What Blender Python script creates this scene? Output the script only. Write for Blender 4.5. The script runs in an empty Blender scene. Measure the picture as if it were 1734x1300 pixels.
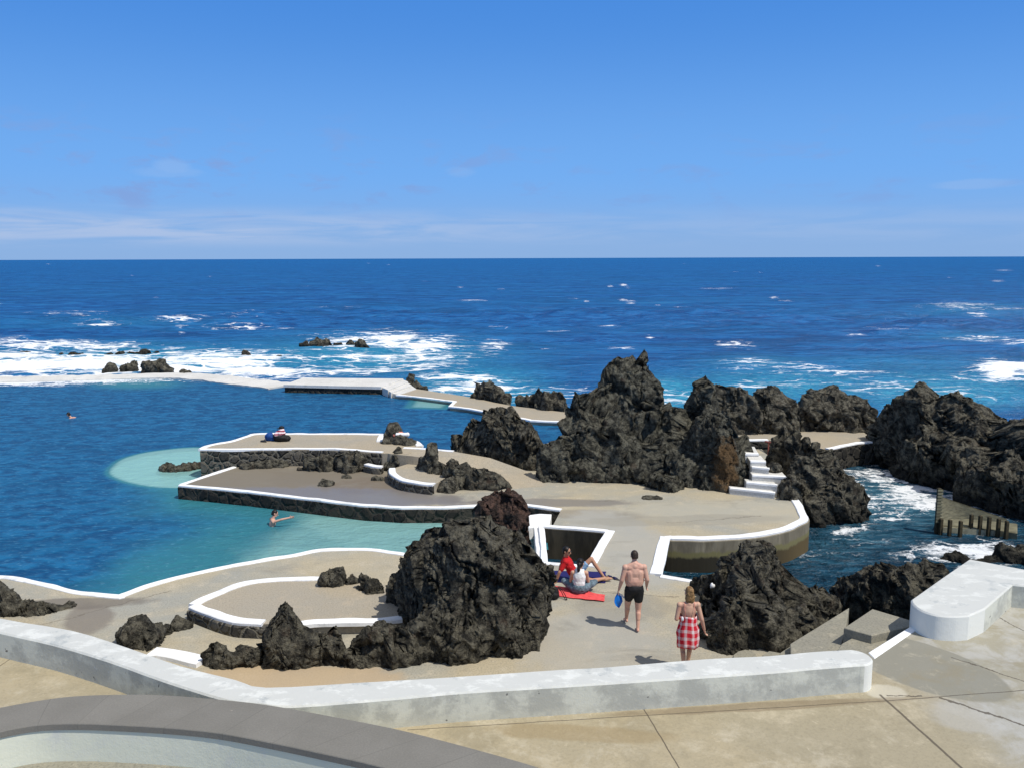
import bpy, bmesh, math, random
import numpy as np
from mathutils import Vector, Matrix

# ------------------------------------------------------------------ camera
FPX, CZ = 1450.0, 7.6
PITCH = math.atan((650 - 437) / FPX)
FW = np.array([0, math.cos(PITCH), -math.sin(PITCH)])
_r0 = np.array([1.0, 0, 0]); _u0 = np.cross(_r0, FW)
_a = math.radians(0.2)
RT = _r0 * math.cos(_a) - _u0 * math.sin(_a)
UP = _u0 * math.cos(_a) + _r0 * math.sin(_a)
CAM = np.array([0.0, 0.0, CZ])

scene = bpy.context.scene
col = scene.collection
cam = bpy.data.cameras.new('camera')
cam.sensor_fit = 'HORIZONTAL'; cam.sensor_width = 36.0
cam.lens = 36.0 * FPX / 1734.0
cam.clip_start = 0.1; cam.clip_end = 60000
camo = bpy.data.objects.new('camera', cam); col.objects.link(camo)
camo.matrix_world = Matrix(((RT[0], UP[0], -FW[0], 0), (RT[1], UP[1], -FW[1], 0), (RT[2], UP[2], -FW[2], CZ), (0, 0, 0, 1)))
scene.camera = camo
scene.render.resolution_x = 1024; scene.render.resolution_y = 767
scene.view_settings.view_transform = 'Standard'; scene.view_settings.look = 'None'
scene.view_settings.exposure = 0.0; scene.view_settings.gamma = 1.0
scene.cycles.max_bounces = 6; scene.cycles.transparent_max_bounces = 8
scene.cycles.sample_clamp_indirect = 4

# sun: from the right and behind the camera
SUN_EL = math.radians(58); SV = Vector((0.82, -0.57, 0)).normalized() * math.cos(SUN_EL); SV.z = math.sin(SUN_EL)
sun = bpy.data.lights.new('sun', 'SUN'); sun.energy = 4.1; sun.angle = math.radians(0.5); sun.color = (1.0, 0.955, 0.88)
suno = bpy.data.objects.new('sun', sun); col.objects.link(suno)
suno.rotation_euler = SV.to_track_quat('Z', 'Y').to_euler(); suno.location = (20, -20, 40)


class NT:
    """small node helper"""
    def __init__(s, tree): s.t = tree; s.n = tree.nodes; s.l = tree.links
    def new(s, t, **k):
        n = s.n.new(t)
        for a, b in k.items(): setattr(n, a, b)
        return n
    def put(s, sock, v):
        if v is None: return
        if isinstance(v, bpy.types.NodeSocket): s.l.new(v, sock)
        elif isinstance(v, (tuple, list)) and len(v) == 3 and sock.type == 'RGBA': sock.default_value = (*v, 1)
        else: sock.default_value = v
    def math(s, op, a, b=None, c=None, clamp=False):
        n = s.new('ShaderNodeMath', operation=op); n.use_clamp = clamp
        s.put(n.inputs[0], a); s.put(n.inputs[1], b); s.put(n.inputs[2], c); return n.outputs[0]
    def vm(s, op, a, b=None):
        n = s.new('ShaderNodeVectorMath', operation=op); s.put(n.inputs[0], a); s.put(n.inputs[1], b)
        return n.outputs['Value'] if op in ('DOT_PRODUCT', 'LENGTH', 'DISTANCE') else n.outputs[0]
    def mix(s, f, a, b, blend='MIX'):
        n = s.new('ShaderNodeMix', data_type='RGBA', blend_type=blend)
        s.put(n.inputs[0], f); s.put(n.inputs[6], a); s.put(n.inputs[7], b); return n.outputs[2]
    def ss(s, v, lo, hi, a=0.0, b=1.0):
        n = s.new('ShaderNodeMapRange', interpolation_type='SMOOTHSTEP')
        s.put(n.inputs[0], v); s.put(n.inputs[1], lo); s.put(n.inputs[2], hi); s.put(n.inputs[3], a); s.put(n.inputs[4], b); return n.outputs[0]
    def noise(s, vec, scale, detail=4, rough=.55, dist=0, color=False):
        n = s.new('ShaderNodeTexNoise'); s.put(n.inputs['Vector'], vec); n.inputs['Scale'].default_value = scale
        n.inputs['Detail'].default_value = detail; n.inputs['Roughness'].default_value = rough; n.inputs['Distortion'].default_value = dist
        return n.outputs[1 if color else 0]
    def vor(s, vec, scale, feature='F1', out=0):
        n = s.new('ShaderNodeTexVoronoi', feature=feature); s.put(n.inputs['Vector'], vec); n.inputs['Scale'].default_value = scale
        return n.outputs[out]
    def attr(s, name): return s.new('ShaderNodeAttribute', attribute_name=name).outputs['Fac']
    def pos(s): return s.new('ShaderNodeNewGeometry').outputs['Position']
    def nrm(s): return s.new('ShaderNodeNewGeometry').outputs['Normal']
    def obj(s): return s.new('ShaderNodeTexCoord').outputs['Object']
    def sep(s, v): n = s.new('ShaderNodeSeparateXYZ'); s.put(n.inputs[0], v); return n.outputs
    def scale(s, v, k): return s.vm('MULTIPLY', v, k)
    def bump(s, h, strength=.5, dist=.05, normal=None):
        n = s.new('ShaderNodeBump'); n.inputs['Strength'].default_value = strength; n.inputs['Distance'].default_value = dist
        s.put(n.inputs['Height'], h); s.put(n.inputs['Normal'], normal); return n.outputs[0]
    def ellipse(s, c, rx, ry, ang=0.0, wob=None, soft=.25):
        """1 inside an ellipse lying on the ground (world metres)"""
        d = s.vm('SUBTRACT', s.pos(), (c[0], c[1], 0))
        ca, sa = math.cos(ang), math.sin(ang)
        u = s.math('DIVIDE', s.vm('DOT_PRODUCT', d, (ca, sa, 0)), rx); v = s.math('DIVIDE', s.vm('DOT_PRODUCT', d, (-sa, ca, 0)), ry)
        r = s.math('ADD', s.math('MULTIPLY', u, u), s.math('MULTIPLY', v, v))
        if wob is not None: r = s.math('ADD', r, wob)
        return s.ss(r, 1 + soft, 1 - soft)
    def line(s, a, b, w, wob=None):
        """1 on a line segment a-b of half width w on the ground"""
        a = np.array(a[:2]); b = np.array(b[:2]); L = np.linalg.norm(b - a); t = (b - a) / L
        d = s.vm('SUBTRACT', s.pos(), (a[0], a[1], 0))
        u = s.vm('DOT_PRODUCT', d, (t[0], t[1], 0)); v = s.vm('DOT_PRODUCT', d, (-t[1], t[0], 0))
        if wob is not None: v = s.math('ADD', v, wob)
        m = s.ss(s.math('ABSOLUTE', v), w, w * .4)
        return s.math('MULTIPLY', m, s.math('MULTIPLY', s.math('GREATER_THAN', u, 0), s.math('LESS_THAN', u, L)))


def mat(name):
    m = bpy.data.materials.new(name); m.use_nodes = True
    nt = NT(m.node_tree); nt.n.clear()
    out = nt.new('ShaderNodeOutputMaterial')
    return m, nt, out


def principled(nt, out, color, rough=.8, normal=None, spec=.3, **kw):
    b = nt.new('ShaderNodeBsdfPrincipled')
    nt.put(b.inputs['Base Color'], color); nt.put(b.inputs['Roughness'], rough); nt.put(b.inputs['Normal'], normal)
    b.inputs['Specular IOR Level'].default_value = spec
    for k, v in kw.items(): nt.put(b.inputs[k], v)
    nt.l.new(b.outputs[0], out.inputs[0]); return b


def P(px, py, z):
    d = FW * FPX + RT * (px - 867) - UP * (py - 650)
    return CAM + d * ((z - CZ) / d[2])


def proj(V):
    d = V - CAM; k = d @ FW
    return 867 + FPX * (d @ RT) / k, 650 - FPX * (d @ UP) / k


# ------------------------------------------------------------------ sky
world = bpy.data.worlds.new('World'); scene.world = world; world.use_nodes = True
w = NT(world.node_tree); w.n.clear()
wo = w.new('ShaderNodeOutputWorld'); bg = w.new('ShaderNodeBackground')
sky = w.new('ShaderNodeTexSky', sky_type='NISHITA'); sky.sun_disc = False
sky.sun_elevation = SUN_EL; sky.sun_rotation = math.atan2(SV.x, SV.y); sky.altitude = 0
sky.air_density = 1.0; sky.dust_density = 0.35; sky.ozone_density = 2.2
dirv = w.new('ShaderNodeTexCoord').outputs['Generated']
dx, dy, dz = w.sep(dirv)
skc = w.mix(1.0, sky.outputs[0], (0.80, 1.0, 1.18), 'MULTIPLY')
hsv = w.new('ShaderNodeHueSaturation'); hsv.inputs['Saturation'].default_value = 1.22; w.put(hsv.inputs['Color'], skc)
skc = hsv.outputs[0]
skc = w.mix(w.ss(dz, .7, .3, 0, .97), skc, w.mix(w.ss(dz, .0, .10), (2.6, 4.4, 7.6), w.mix(w.ss(dz, .07, .29), (1.75, 4.25, 8.9), (.72, 2.65, 7.4))))
skc = w.mix(w.ss(dz, .48, .8, 0, .8), skc, (5.4, 5.3, 5.1))   # paler zenith, added out of view to lift and neutralise the shadow fill
# thin cloud streaks near the horizon and two small puffs
def pdir(px, py):
    d = FW * FPX + RT * (px - 867) - UP * (py - 650); return tuple(d / np.linalg.norm(d))
az = w.math('ARCTAN2', dx, dy)
sv_ = w.new('ShaderNodeCombineXYZ'); w.put(sv_.inputs[0], w.math('MULTIPLY', az, 6.0)); w.put(sv_.inputs[1], w.math('MULTIPLY', dz, 60.0))
n1 = w.noise(sv_.outputs[0], 1.0, 6, .6, .6)
sv2 = w.new('ShaderNodeCombineXYZ'); w.put(sv2.inputs[0], w.math('MULTIPLY', az, 14.0)); w.put(sv2.inputs[1], w.math('MULTIPLY', dz, 40.0)); sv2.inputs[2].default_value = 4.0
n2 = w.noise(sv2.outputs[0], 1.0, 5, .6, .3)
leftw = w.ss(az, .25, -.45)
lowband = w.math('MULTIPLY', w.ss(dz, .008, .028), w.ss(dz, .062, .034))
c1 = w.math('MULTIPLY', w.math('MULTIPLY', lowband, w.ss(n1, .34, .62)), w.math('ADD', .25, w.math('MULTIPLY', leftw, .6)))
midband = w.math('MULTIPLY', w.ss(dz, .03, .07), w.ss(dz, .17, .10))
c2 = w.math('MULTIPLY', w.math('MULTIPLY', midband, w.ss(n2, .50, .70)), w.math('ADD', .38, w.math('MULTIPLY', leftw, .35)))
clouds_bright = c1
for (px, py, rx, ry, k) in ((290, 282, .024, .011, .24), (283, 292, .042, .007, .16), (895, 383, .022, .004, .35), (1660, 312, .05, .006, .2), (780, 291, .02, .008, .15)):
    d0 = pdir(px, py)
    u = w.math('DIVIDE', w.math('SUBTRACT', az, math.atan2(d0[0], d0[1])), rx)
    v = w.math('DIVIDE', w.math('SUBTRACT', dz, d0[2]), ry)
    g = w.math('ADD', w.math('MULTIPLY', u, u), w.math('MULTIPLY', v, v))
    g = w.math('ADD', g, w.math('MULTIPLY', w.math('SUBTRACT', n2, .5), 2.2))
    clouds_bright = w.math('MAXIMUM', clouds_bright, w.math('MULTIPLY', w.ss(g, 1.0, .1), k))
skc = w.mix(c2, skc, (2.3, 3.6, 7.0))
skc = w.mix(clouds_bright, skc, (4.3, 5.5, 7.9))
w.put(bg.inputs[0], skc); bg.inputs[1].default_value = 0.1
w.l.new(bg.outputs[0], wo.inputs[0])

# ------------------------------------------------------------------ numpy noise
rs = np.random.RandomState(7)
TB = rs.rand(64, 64, 64).astype(np.float32); JT = rs.rand(32, 32, 32, 3).astype(np.float32)

def vn(p):
    i = np.floor(p).astype(int); f = p - i; u = f * f * f * (f * (f * 6 - 15) + 10)
    i &= 63; j = (i + 1) & 63
    x0, y0, z0 = i.T; x1, y1, z1 = j.T; ux, uy, uz = u.T
    a = TB[x0, y0, z0] * (1 - ux) + TB[x1, y0, z0] * ux; b = TB[x0, y1, z0] * (1 - ux) + TB[x1, y1, z0] * ux
    c = TB[x0, y0, z1] * (1 - ux) + TB[x1, y0, z1] * ux; d = TB[x0, y1, z1] * (1 - ux) + TB[x1, y1, z1] * ux
    return ((a * (1 - uy) + b * uy) * (1 - uz) + (c * (1 - uy) + d * uy) * uz) * 2 - 1

def fbm(p, o=4, ridged=False):
    s = 0; a = 1; n = 0
    for k in range(o):
        v = vn(p * 2.03 ** k + 17.3 * k)
        s = s + a * ((1 - 2 * np.abs(v)) if ridged else v); n += a; a *= .52
    return s / n

def voro(p):
    i = np.floor(p).astype(int); f1 = np.full(len(p), 9.0); f2 = f1.copy()
    for a in (-1, 0, 1):
        for b in (-1, 0, 1):
            for c in (-1, 0, 1):
                k = i + (a, b, c); m = k & 31
                d = np.sqrt(((k + JT[m[:, 0], m[:, 1], m[:, 2]] - p) ** 2).sum(1))
                f2 = np.minimum(f2, np.maximum(f1, d)); f1 = np.minimum(f1, d)
    return f1, f2

GR = rs.randn(32, 32, 32, 4); GR[..., :3] /= np.linalg.norm(GR[..., :3], axis=-1, keepdims=True)
def facets(p):
    """fractured blocks: every voronoi cell is cut by its own tilted plane"""
    i = np.floor(p).astype(int); f1 = np.full(len(p), 9.0); best = np.zeros(len(p))
    for a in (-1, 0, 1):
        for b in (-1, 0, 1):
            for c in (-1, 0, 1):
                k = i + (a, b, c); m = k & 31; e = p - k - JT[m[:, 0], m[:, 1], m[:, 2]]
                d = np.sqrt((e ** 2).sum(1)); g = GR[m[:, 0], m[:, 1], m[:, 2]]
                h = (e * g[:, :3]).sum(1) * .9 + g[:, 3] * .22; u = d < f1
                best = np.where(u, h, best); f1 = np.where(u, d, f1)
    return best

# ------------------------------------------------------------------ object helpers
def link(name, me, m=None, parent=None, smooth=False):
    if m is not None and not me.materials: me.materials.append(m)
    if smooth: me.polygons.foreach_set('use_smooth', [True] * len(me.polygons))
    o = bpy.data.objects.new(name, me); col.objects.link(o)
    if parent is not None: o.parent = parent
    return o

def tag(o, label=None, cat=None, group=None, kind=None):
    if label: o['label'] = label
    if cat: o['category'] = cat
    if group: o['group'] = group
    if kind: o['kind'] = kind
    return o

def empty(name, loc, rz=0.0):
    o = bpy.data.objects.new(name, None); col.objects.link(o); o.location = loc; o.rotation_euler = (0, 0, rz); o.empty_display_size = .2
    return o

def mesh_py(name, v, f):
    me = bpy.data.meshes.new(name); me.from_pydata([tuple(map(float, q)) for q in v], [], f); me.update(); return me

def mesh_np(name, V, F4):
    me = bpy.data.meshes.new(name); n = len(F4)
    me.vertices.add(len(V)); me.vertices.foreach_set('co', V.astype(np.float32).ravel())
    me.loops.add(n * 4); me.loops.foreach_set('vertex_index', F4.astype(np.int32).ravel())
    me.polygons.add(n); me.polygons.foreach_set('loop_start', np.arange(0, 4 * n, 4, dtype=np.int32))
    me.update(); me.validate(); return me

def set_attr(me, name, a):
    t = me.attributes.new(name, 'FLOAT', 'POINT'); t.data.foreach_set('value', np.asarray(a, dtype=np.float32))

def remesh(me, vox, smooth=0):
    o = bpy.data.objects.new('temporary', me); col.objects.link(o)
    md = o.modifiers.new('r', 'REMESH'); md.mode = 'VOXEL'; md.voxel_size = vox
    if smooth:
        sm = o.modifiers.new('s', 'SMOOTH'); sm.factor = .5; sm.iterations = smooth
    dg = bpy.context.evaluated_depsgraph_get()
    r = bpy.data.meshes.new_from_object(o.evaluated_get(dg)); bpy.data.objects.remove(o); bpy.data.meshes.remove(me)
    return r

def getv(me):
    a = np.empty(len(me.vertices) * 3, np.float32); me.vertices.foreach_get('co', a); return a.reshape(-1, 3).astype(float)
def getn(me):
    a = np.empty(len(me.vertices) * 3, np.float32); me.vertex_normals.foreach_get('vector', a); return a.reshape(-1, 3).astype(float)
def setv(me, V): me.vertices.foreach_set('co', V.astype(np.float32).ravel()); me.update()

_bm = bmesh.new(); bmesh.ops.create_icosphere(_bm, subdivisions=3, radius=1)
ICO_V = np.array([v.co[:] for v in _bm.verts]); ICO_F = [[v.index for v in f.verts] for f in _bm.faces]; _bm.free()

def catmull(pts, n=6, closed=False):
    p = np.array(pts, float); out = []; N = len(p)
    rng = range(N) if closed else range(N - 1)
    for i in rng:
        if closed: a, b, c, d = p[(i - 1) % N], p[i], p[(i + 1) % N], p[(i + 2) % N]
        else: a, b, c, d = p[max(i - 1, 0)], p[i], p[i + 1], p[min(i + 2, N - 1)]
        for k in range(n):
            t = k / n
            out.append(.5 * (2 * b + (c - a) * t + (2 * a - 5 * b + 4 * c - d) * t * t + (3 * b - a - 3 * c + d) * t ** 3))
    if not closed: out.append(p[-1])
    return np.array(out)

def offset(p, d, closed=False):
    p = np.asarray(p, float)[:, :2]
    if closed: t0 = p - np.roll(p, 1, 0); t1 = np.roll(p, -1, 0) - p
    else:
        t = np.diff(p, axis=0); t0 = np.vstack([t[:1], t]); t1 = np.vstack([t, t[-1:]])
    t0 = t0 / np.maximum(np.linalg.norm(t0, axis=1, keepdims=True), 1e-6); t1 = t1 / np.maximum(np.linalg.norm(t1, axis=1, keepdims=True), 1e-6)
    n0 = np.c_[-t0[:, 1], t0[:, 0]]; n1 = np.c_[-t1[:, 1], t1[:, 0]]; m = n0 + n1
    m = m / np.maximum(np.linalg.norm(m, axis=1, keepdims=True), 1e-6)
    c = np.clip((m * n0).sum(1), .4, 1)
    return p + m * (d / c)[:, None]

def prism(name, pts, z1, z0, m, parent=None, ch=.012, zs=None):
    """closed polygon (world xy) extruded from z0 to z1 with a chamfered top edge"""
    p = np.asarray(pts, float)[:, :2]
    ar = .5 * (p[:, 0] * np.roll(p[:, 1], -1) - p[:, 1] * np.roll(p[:, 0], -1)).sum()
    if ar < 0: p = p[::-1]; zs = zs[::-1] if zs is not None else None
    zt = np.full(len(p), z1) if zs is None else np.array(zs, float)
    n = len(p); q = offset(p, ch, True); V = []; F = []
    for i in range(n): V.append((*p[i], z0))
    for i in range(n): V.append((*p[i], zt[i] - ch))
    for i in range(n): V.append((*q[i], zt[i]))
    for i in range(n):
        j = (i + 1) % n; F.append((i, j, n + j, n + i)); F.append((n + i, n + j, 2 * n + j, 2 * n + i))
    from mathutils.geometry import tessellate_polygon
    tr = tessellate_polygon([[Vector((x, y, 0)) for x, y in q]])
    for t in tr:
        a, b, c = t
        cr = (q[b][0] - q[a][0]) * (q[c][1] - q[a][1]) - (q[b][1] - q[a][1]) * (q[c][0] - q[a][0])
        F.append(tuple(2 * n + k for k in ((a, b, c) if cr > 0 else (a, c, b))))
    return link(name, mesh_py(name, V, F), m, parent)

def ribbon(name, pts, width, z1, z0, m, parent=None, ch=.018, wob=.022, shift=0.0, seg=.25):
    """a kerb or wall along an open polyline of world points"""
    p = np.asarray(pts, float)
    z = p[:, 2] if p.shape[1] > 2 else np.zeros(len(p))
    d = np.r_[0, np.cumsum(np.linalg.norm(np.diff(p[:, :2], axis=0), axis=1))]
    t = np.unique(np.r_[d, np.arange(0, d[-1], seg)])
    q = np.c_[np.interp(t, d, p[:, 0]), np.interp(t, d, p[:, 1])]; zz = np.interp(t, d, z)
    nz = vn(np.c_[q * 2.1, t * 0 + 3.3]); nz2 = vn(np.c_[q * 2.1, t * 0 + 9.3])
    base = offset(q, 1.0) - q
    prof = [(-width / 2, z0), (-width / 2, z1 - ch), (-width / 2 + ch, z1), (width / 2 - ch, z1), (width / 2, z1 - ch), (width / 2, z0)]
    V = []; F = []; k = len(prof)
    for i in range(len(q)):
        for (o, h) in prof:
            s = 1 if o > 0 else -1
            oo = o + shift + (wob * (nz[i] if s > 0 else nz2[i]))
            V.append((q[i, 0] + base[i, 0] * oo, q[i, 1] + base[i, 1] * oo, zz[i] + h + (wob * .4 * nz[i] if h > z0 else 0)))
    for i in range(len(q) - 1):
        for a in range(k - 1): F.append((i * k + a, i * k + a + 1, (i + 1) * k + a + 1, (i + 1) * k + a))
    F.append(tuple(range(k))[::-1]); e = (len(q) - 1) * k; F.append(tuple(e + a for a in range(k)))
    me = mesh_py(name, V, F)
    b = bmesh.new(); b.from_mesh(me); bmesh.ops.recalc_face_normals(b, faces=b.faces); b.to_mesh(me); b.free()
    return link(name, me, m, parent)

def W(lst, z): return [P(x, y, z) for x, y in lst]
def Wz(lst): return [P(x, y, z) for x, y, z in lst]

# ------------------------------------------------------------------ materials
def concrete(name, c1, c2, c3, extra=None, rough=.85, sc=1.0, grain=.5):
    m, n, o = mat(name); p = n.pos()
    a = n.noise(p, .35 * sc, 6, .6, .5); b = n.noise(p, 2.2 * sc, 7, .65); c = n.noise(p, 28 * sc, 3, .6); e = n.noise(n.scale(p, (1, 2.2, 1)), 5.5 * sc, 5, .7, 1.2)
    k = n.mix(n.ss(a, .36, .64), c1, c2); k = n.mix(n.ss(b, .5, .75), k, c3)
    k = n.mix(n.ss(e, .58, .76, 0, .45), k, tuple(x * .55 for x in c1))
    k = n.mix(n.math('MULTIPLY', n.ss(c, .42, .72), grain), k, tuple(x * .45 for x in c2)); k = n.mix(n.ss(n.noise(p, 9 * sc, 4, .7, .6), .6, .74, 0, .45), k, tuple(min(.7, x * 1.25) for x in c3))
    r = rough
    if extra: k, r = extra(n, k, r)
    h = n.math('ADD', n.math('MULTIPLY', c, .5), b)
    principled(n, o, k, r, n.bump(h, .35, .03)); return m

def deck_extra(n, k, r):
    p = n.pos(); wob = n.math('MULTIPLY', n.math('SUBTRACT', n.noise(p, .9, 5, .65), .5), 2.2)
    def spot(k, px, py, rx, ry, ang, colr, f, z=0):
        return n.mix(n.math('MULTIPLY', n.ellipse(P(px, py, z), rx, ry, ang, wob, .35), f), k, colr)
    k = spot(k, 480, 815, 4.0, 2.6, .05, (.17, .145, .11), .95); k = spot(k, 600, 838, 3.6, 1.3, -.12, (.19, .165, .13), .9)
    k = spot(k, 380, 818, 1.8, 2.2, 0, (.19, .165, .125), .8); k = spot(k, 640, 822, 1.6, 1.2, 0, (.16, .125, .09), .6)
    wet = n.ellipse(P(560, 840, 0), 4.6, 1.1, -.12, wob, .4)
    k = n.mix(n.math('MULTIPLY', wet, .6), k, (.20, .19, .19))
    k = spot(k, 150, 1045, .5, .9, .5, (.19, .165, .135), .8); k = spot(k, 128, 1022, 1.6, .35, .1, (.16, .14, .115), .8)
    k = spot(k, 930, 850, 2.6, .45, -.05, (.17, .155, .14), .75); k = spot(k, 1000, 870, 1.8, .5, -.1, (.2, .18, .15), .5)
    k = spot(k, 1060, 920, 1.3, 3.2, .2, (.36, .35, .31), .7); k = spot(k, 1000, 1090, 1.6, 1.6, .2, (.37, .35, .30), .6); k = spot(k, 1250, 865, 3.5, 1.2, 0, (.40, .37, .29), .6); k = spot(k, 480, 1150, 2.2, .6, 0, (.45, .33, .2), .7)
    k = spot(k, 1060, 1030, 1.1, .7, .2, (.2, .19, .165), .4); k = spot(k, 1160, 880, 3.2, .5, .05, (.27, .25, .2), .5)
    for (a, b) in (((1130, 885), (1290, 873)), ((1000, 848), (1060, 846)), ((985, 999), (1150, 1010)), ((60, 1060), (290, 1000))):
        k = n.mix(n.math('MULTIPLY', n.line(P(*a, 0), P(*b, 0), .025, n.math('MULTIPLY', n.math('SUBTRACT', n.noise(p, 1.4, 4, .7), .5), .5)), .6), k, (.13, .11, .08))
    k = n.mix(n.math('MULTIPLY', n.ss(n.noise(n.scale(p, (.45, 1, 1)), .75, 8, .72, .4), .53, .66), .45), k, (.22, .205, .17))
    r = n.math('SUBTRACT', r, n.math('MULTIPLY', wet, .5))
    return k, r

M = {}
M['deck'] = concrete('pale_concrete', (.435, .37, .25), (.335, .325, .275), (.50, .435, .32), deck_extra)
M['platform'] = concrete('platform_concrete', (.40, .335, .235), (.36, .32, .25), (.44, .37, .27))

def terrace_extra(n, k, r):
    p = n.pos(); wob = n.math('MULTIPLY', n.math('SUBTRACT', n.noise(p, 1.1, 6, .65), .5), 2.4)
    x, y, z = n.sep(p)
    k = n.mix(n.math('MULTIPLY', n.ss(n.math('ADD', n.math('SUBTRACT', x, 6.6), n.math('MULTIPLY', wob, .5)), -.7, .7), .8), k, n.mix(n.ss(n.noise(p, 1.6, 6, .65, .6), .4, .62), (.30, .285, .225), (.40, .40, .375)))
    k = n.mix(n.math('MULTIPLY', n.ellipse(P(1560, 1125, 1), .85, 1.35, .6, n.math('MULTIPLY', wob, .15), .06), .9), k, (.235, .225, .18))
    k = n.mix(n.math('MULTIPLY', n.ellipse(P(1500, 1172, 1), .35, .25, .2, wob, .3), .8), k, (.5, .46, .36))
    k = n.mix(n.math('MULTIPLY', n.ellipse(P(1690, 1215, 1), 1.0, .5, -.15, wob, .3), .4), k, (.43, .43, .41))
    k = n.mix(n.math('MULTIPLY', n.ss(n.noise(p, .9, 8, .72, .3), .50, .66), .55), k, (.25, .215, .14)); k = n.mix(n.math('MULTIPLY', n.ss(n.noise(n.vm('ADD', p, (7, 3, 0)), 1.4, 8, .72, .3), .54, .68), .5), k, (.50, .45, .34))
    k = n.mix(n.math('MULTIPLY', n.ellipse(P(980, 1240, 1), 1.4, .22, -.1, wob, .4), .5), k, (.27, .2, .1))
    k = n.mix(n.math('MULTIPLY', n.ellipse(P(1300, 1195, 1), 2.5, .12, .1, wob, .4), .6), k, (.2, .15, .09))
    wb = n.math('MULTIPLY', n.math('SUBTRACT', n.noise(p, 1.7, 5, .7), .5), .3); wb2 = n.math('MULTIPLY', wb, .15)
    for (a, b, ww, wv) in (((1490, 1175), (1640, 1310), .028, wb2), ((1088, 1196), (1152, 1302), .014, wb2), ((690, 1235), (1495, 1186), .012, wb2), ((1495, 1186), (1760, 1166), .014, wb2),
                           ((1590, 1180), (1800, 1250), .035, wb), ((1500, 1175), (1560, 1176), .02, wb), ((1610, 1113), (1760, 1160), .022, wb), ((1690, 1045), (1760, 1080), .02, wb), ((-20, 1140), (40, 1100), .012, wb2)):
        k = n.mix(n.math('MULTIPLY', n.line(P(*a, 1), P(*b, 1), ww, wv), .85), k, (.085, .07, .05))
    return k, r
M['terrace'] = concrete('ochre_concrete', (.40, .335, .215), (.34, .295, .20), (.47, .41, .29), terrace_extra, sc=.8, grain=.22)
M['step'] = concrete('step_concrete', (.30, .28, .21), (.26, .245, .195), (.38, .345, .26))
M['farstep'] = concrete('pale_step_concrete', (.62, .6, .55), (.7, .68, .63), (.5, .48, .42))

def whitepaint(name, wear=.5, base=(.83, .84, .83), fresh=None):
    m, n, o = mat(name); p = n.pos()
    a = n.noise(p, 1.6, 8, .7, .1); b = n.noise(p, 6, 5, .6); c = n.noise(p, 34, 2)
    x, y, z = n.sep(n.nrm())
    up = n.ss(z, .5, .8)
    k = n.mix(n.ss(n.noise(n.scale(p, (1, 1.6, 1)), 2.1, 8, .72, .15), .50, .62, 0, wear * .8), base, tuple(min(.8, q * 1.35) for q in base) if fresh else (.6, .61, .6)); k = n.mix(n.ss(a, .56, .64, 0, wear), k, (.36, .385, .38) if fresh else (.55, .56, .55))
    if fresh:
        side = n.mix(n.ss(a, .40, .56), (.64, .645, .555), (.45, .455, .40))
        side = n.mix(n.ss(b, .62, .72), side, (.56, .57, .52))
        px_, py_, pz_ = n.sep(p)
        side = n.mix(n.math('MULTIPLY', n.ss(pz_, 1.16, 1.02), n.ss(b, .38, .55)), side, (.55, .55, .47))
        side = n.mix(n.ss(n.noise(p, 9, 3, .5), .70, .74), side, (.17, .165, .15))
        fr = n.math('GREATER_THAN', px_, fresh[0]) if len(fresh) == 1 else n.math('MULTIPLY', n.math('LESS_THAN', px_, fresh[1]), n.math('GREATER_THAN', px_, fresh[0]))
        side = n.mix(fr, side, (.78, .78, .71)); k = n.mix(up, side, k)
    k = n.mix(n.math('MULTIPLY', n.ss(b, .6, .8), .35), k, (.6, .61, .6))
    k = n.mix(n.ss(n.noise(p, 13, 3), .74, .78, 0, .7), k, (.3, .3, .29))
    principled(n, o, k, .7, n.bump(n.math('ADD', b, n.math('MULTIPLY', c, .3)), .3, .02)); return m
M['kerb'] = whitepaint('white_kerb_paint', .55, (.86, .86, .85))
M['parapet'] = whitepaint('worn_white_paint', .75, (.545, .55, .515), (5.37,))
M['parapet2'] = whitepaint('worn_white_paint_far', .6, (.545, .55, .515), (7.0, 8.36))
M['inner'] = whitepaint('grey_green_paint', .3, (.70, .71, .58))

m, n, o = mat('grey_coping_stone'); p = n.pos()
a = n.noise(p, 1.2, 5, .6); b = n.noise(p, 40, 3, .7); u = n.attr('along')
fr = n.math('FRACT', u); cell = n.math('FLOOR', u)
wn = n.new('ShaderNodeTexWhiteNoise', noise_dimensions='1D'); n.put(wn.inputs['W'], cell)
k = n.mix(n.ss(a, .35, .65), (.195, .183, .155), (.225, .212, .182)); k = n.mix(n.math('MULTIPLY', wn.outputs[0], .35), k, (.18, .17, .148))
k = n.mix(n.ss(b, .35, .7, .25, 0), k, (.09, .088, .085))
k = n.mix(n.ss(n.math('ABSOLUTE', n.math('SUBTRACT', fr, .5)), .490, .496), k, (.15, .142, .122))
k = n.mix(n.ss(n.noise(p, 7, 2), .76, .80, 0, .6), k, (.32, .29, .24))
principled(n, o, k, .8, n.bump(b, .3, .01)); M['coping'] = m

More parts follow.
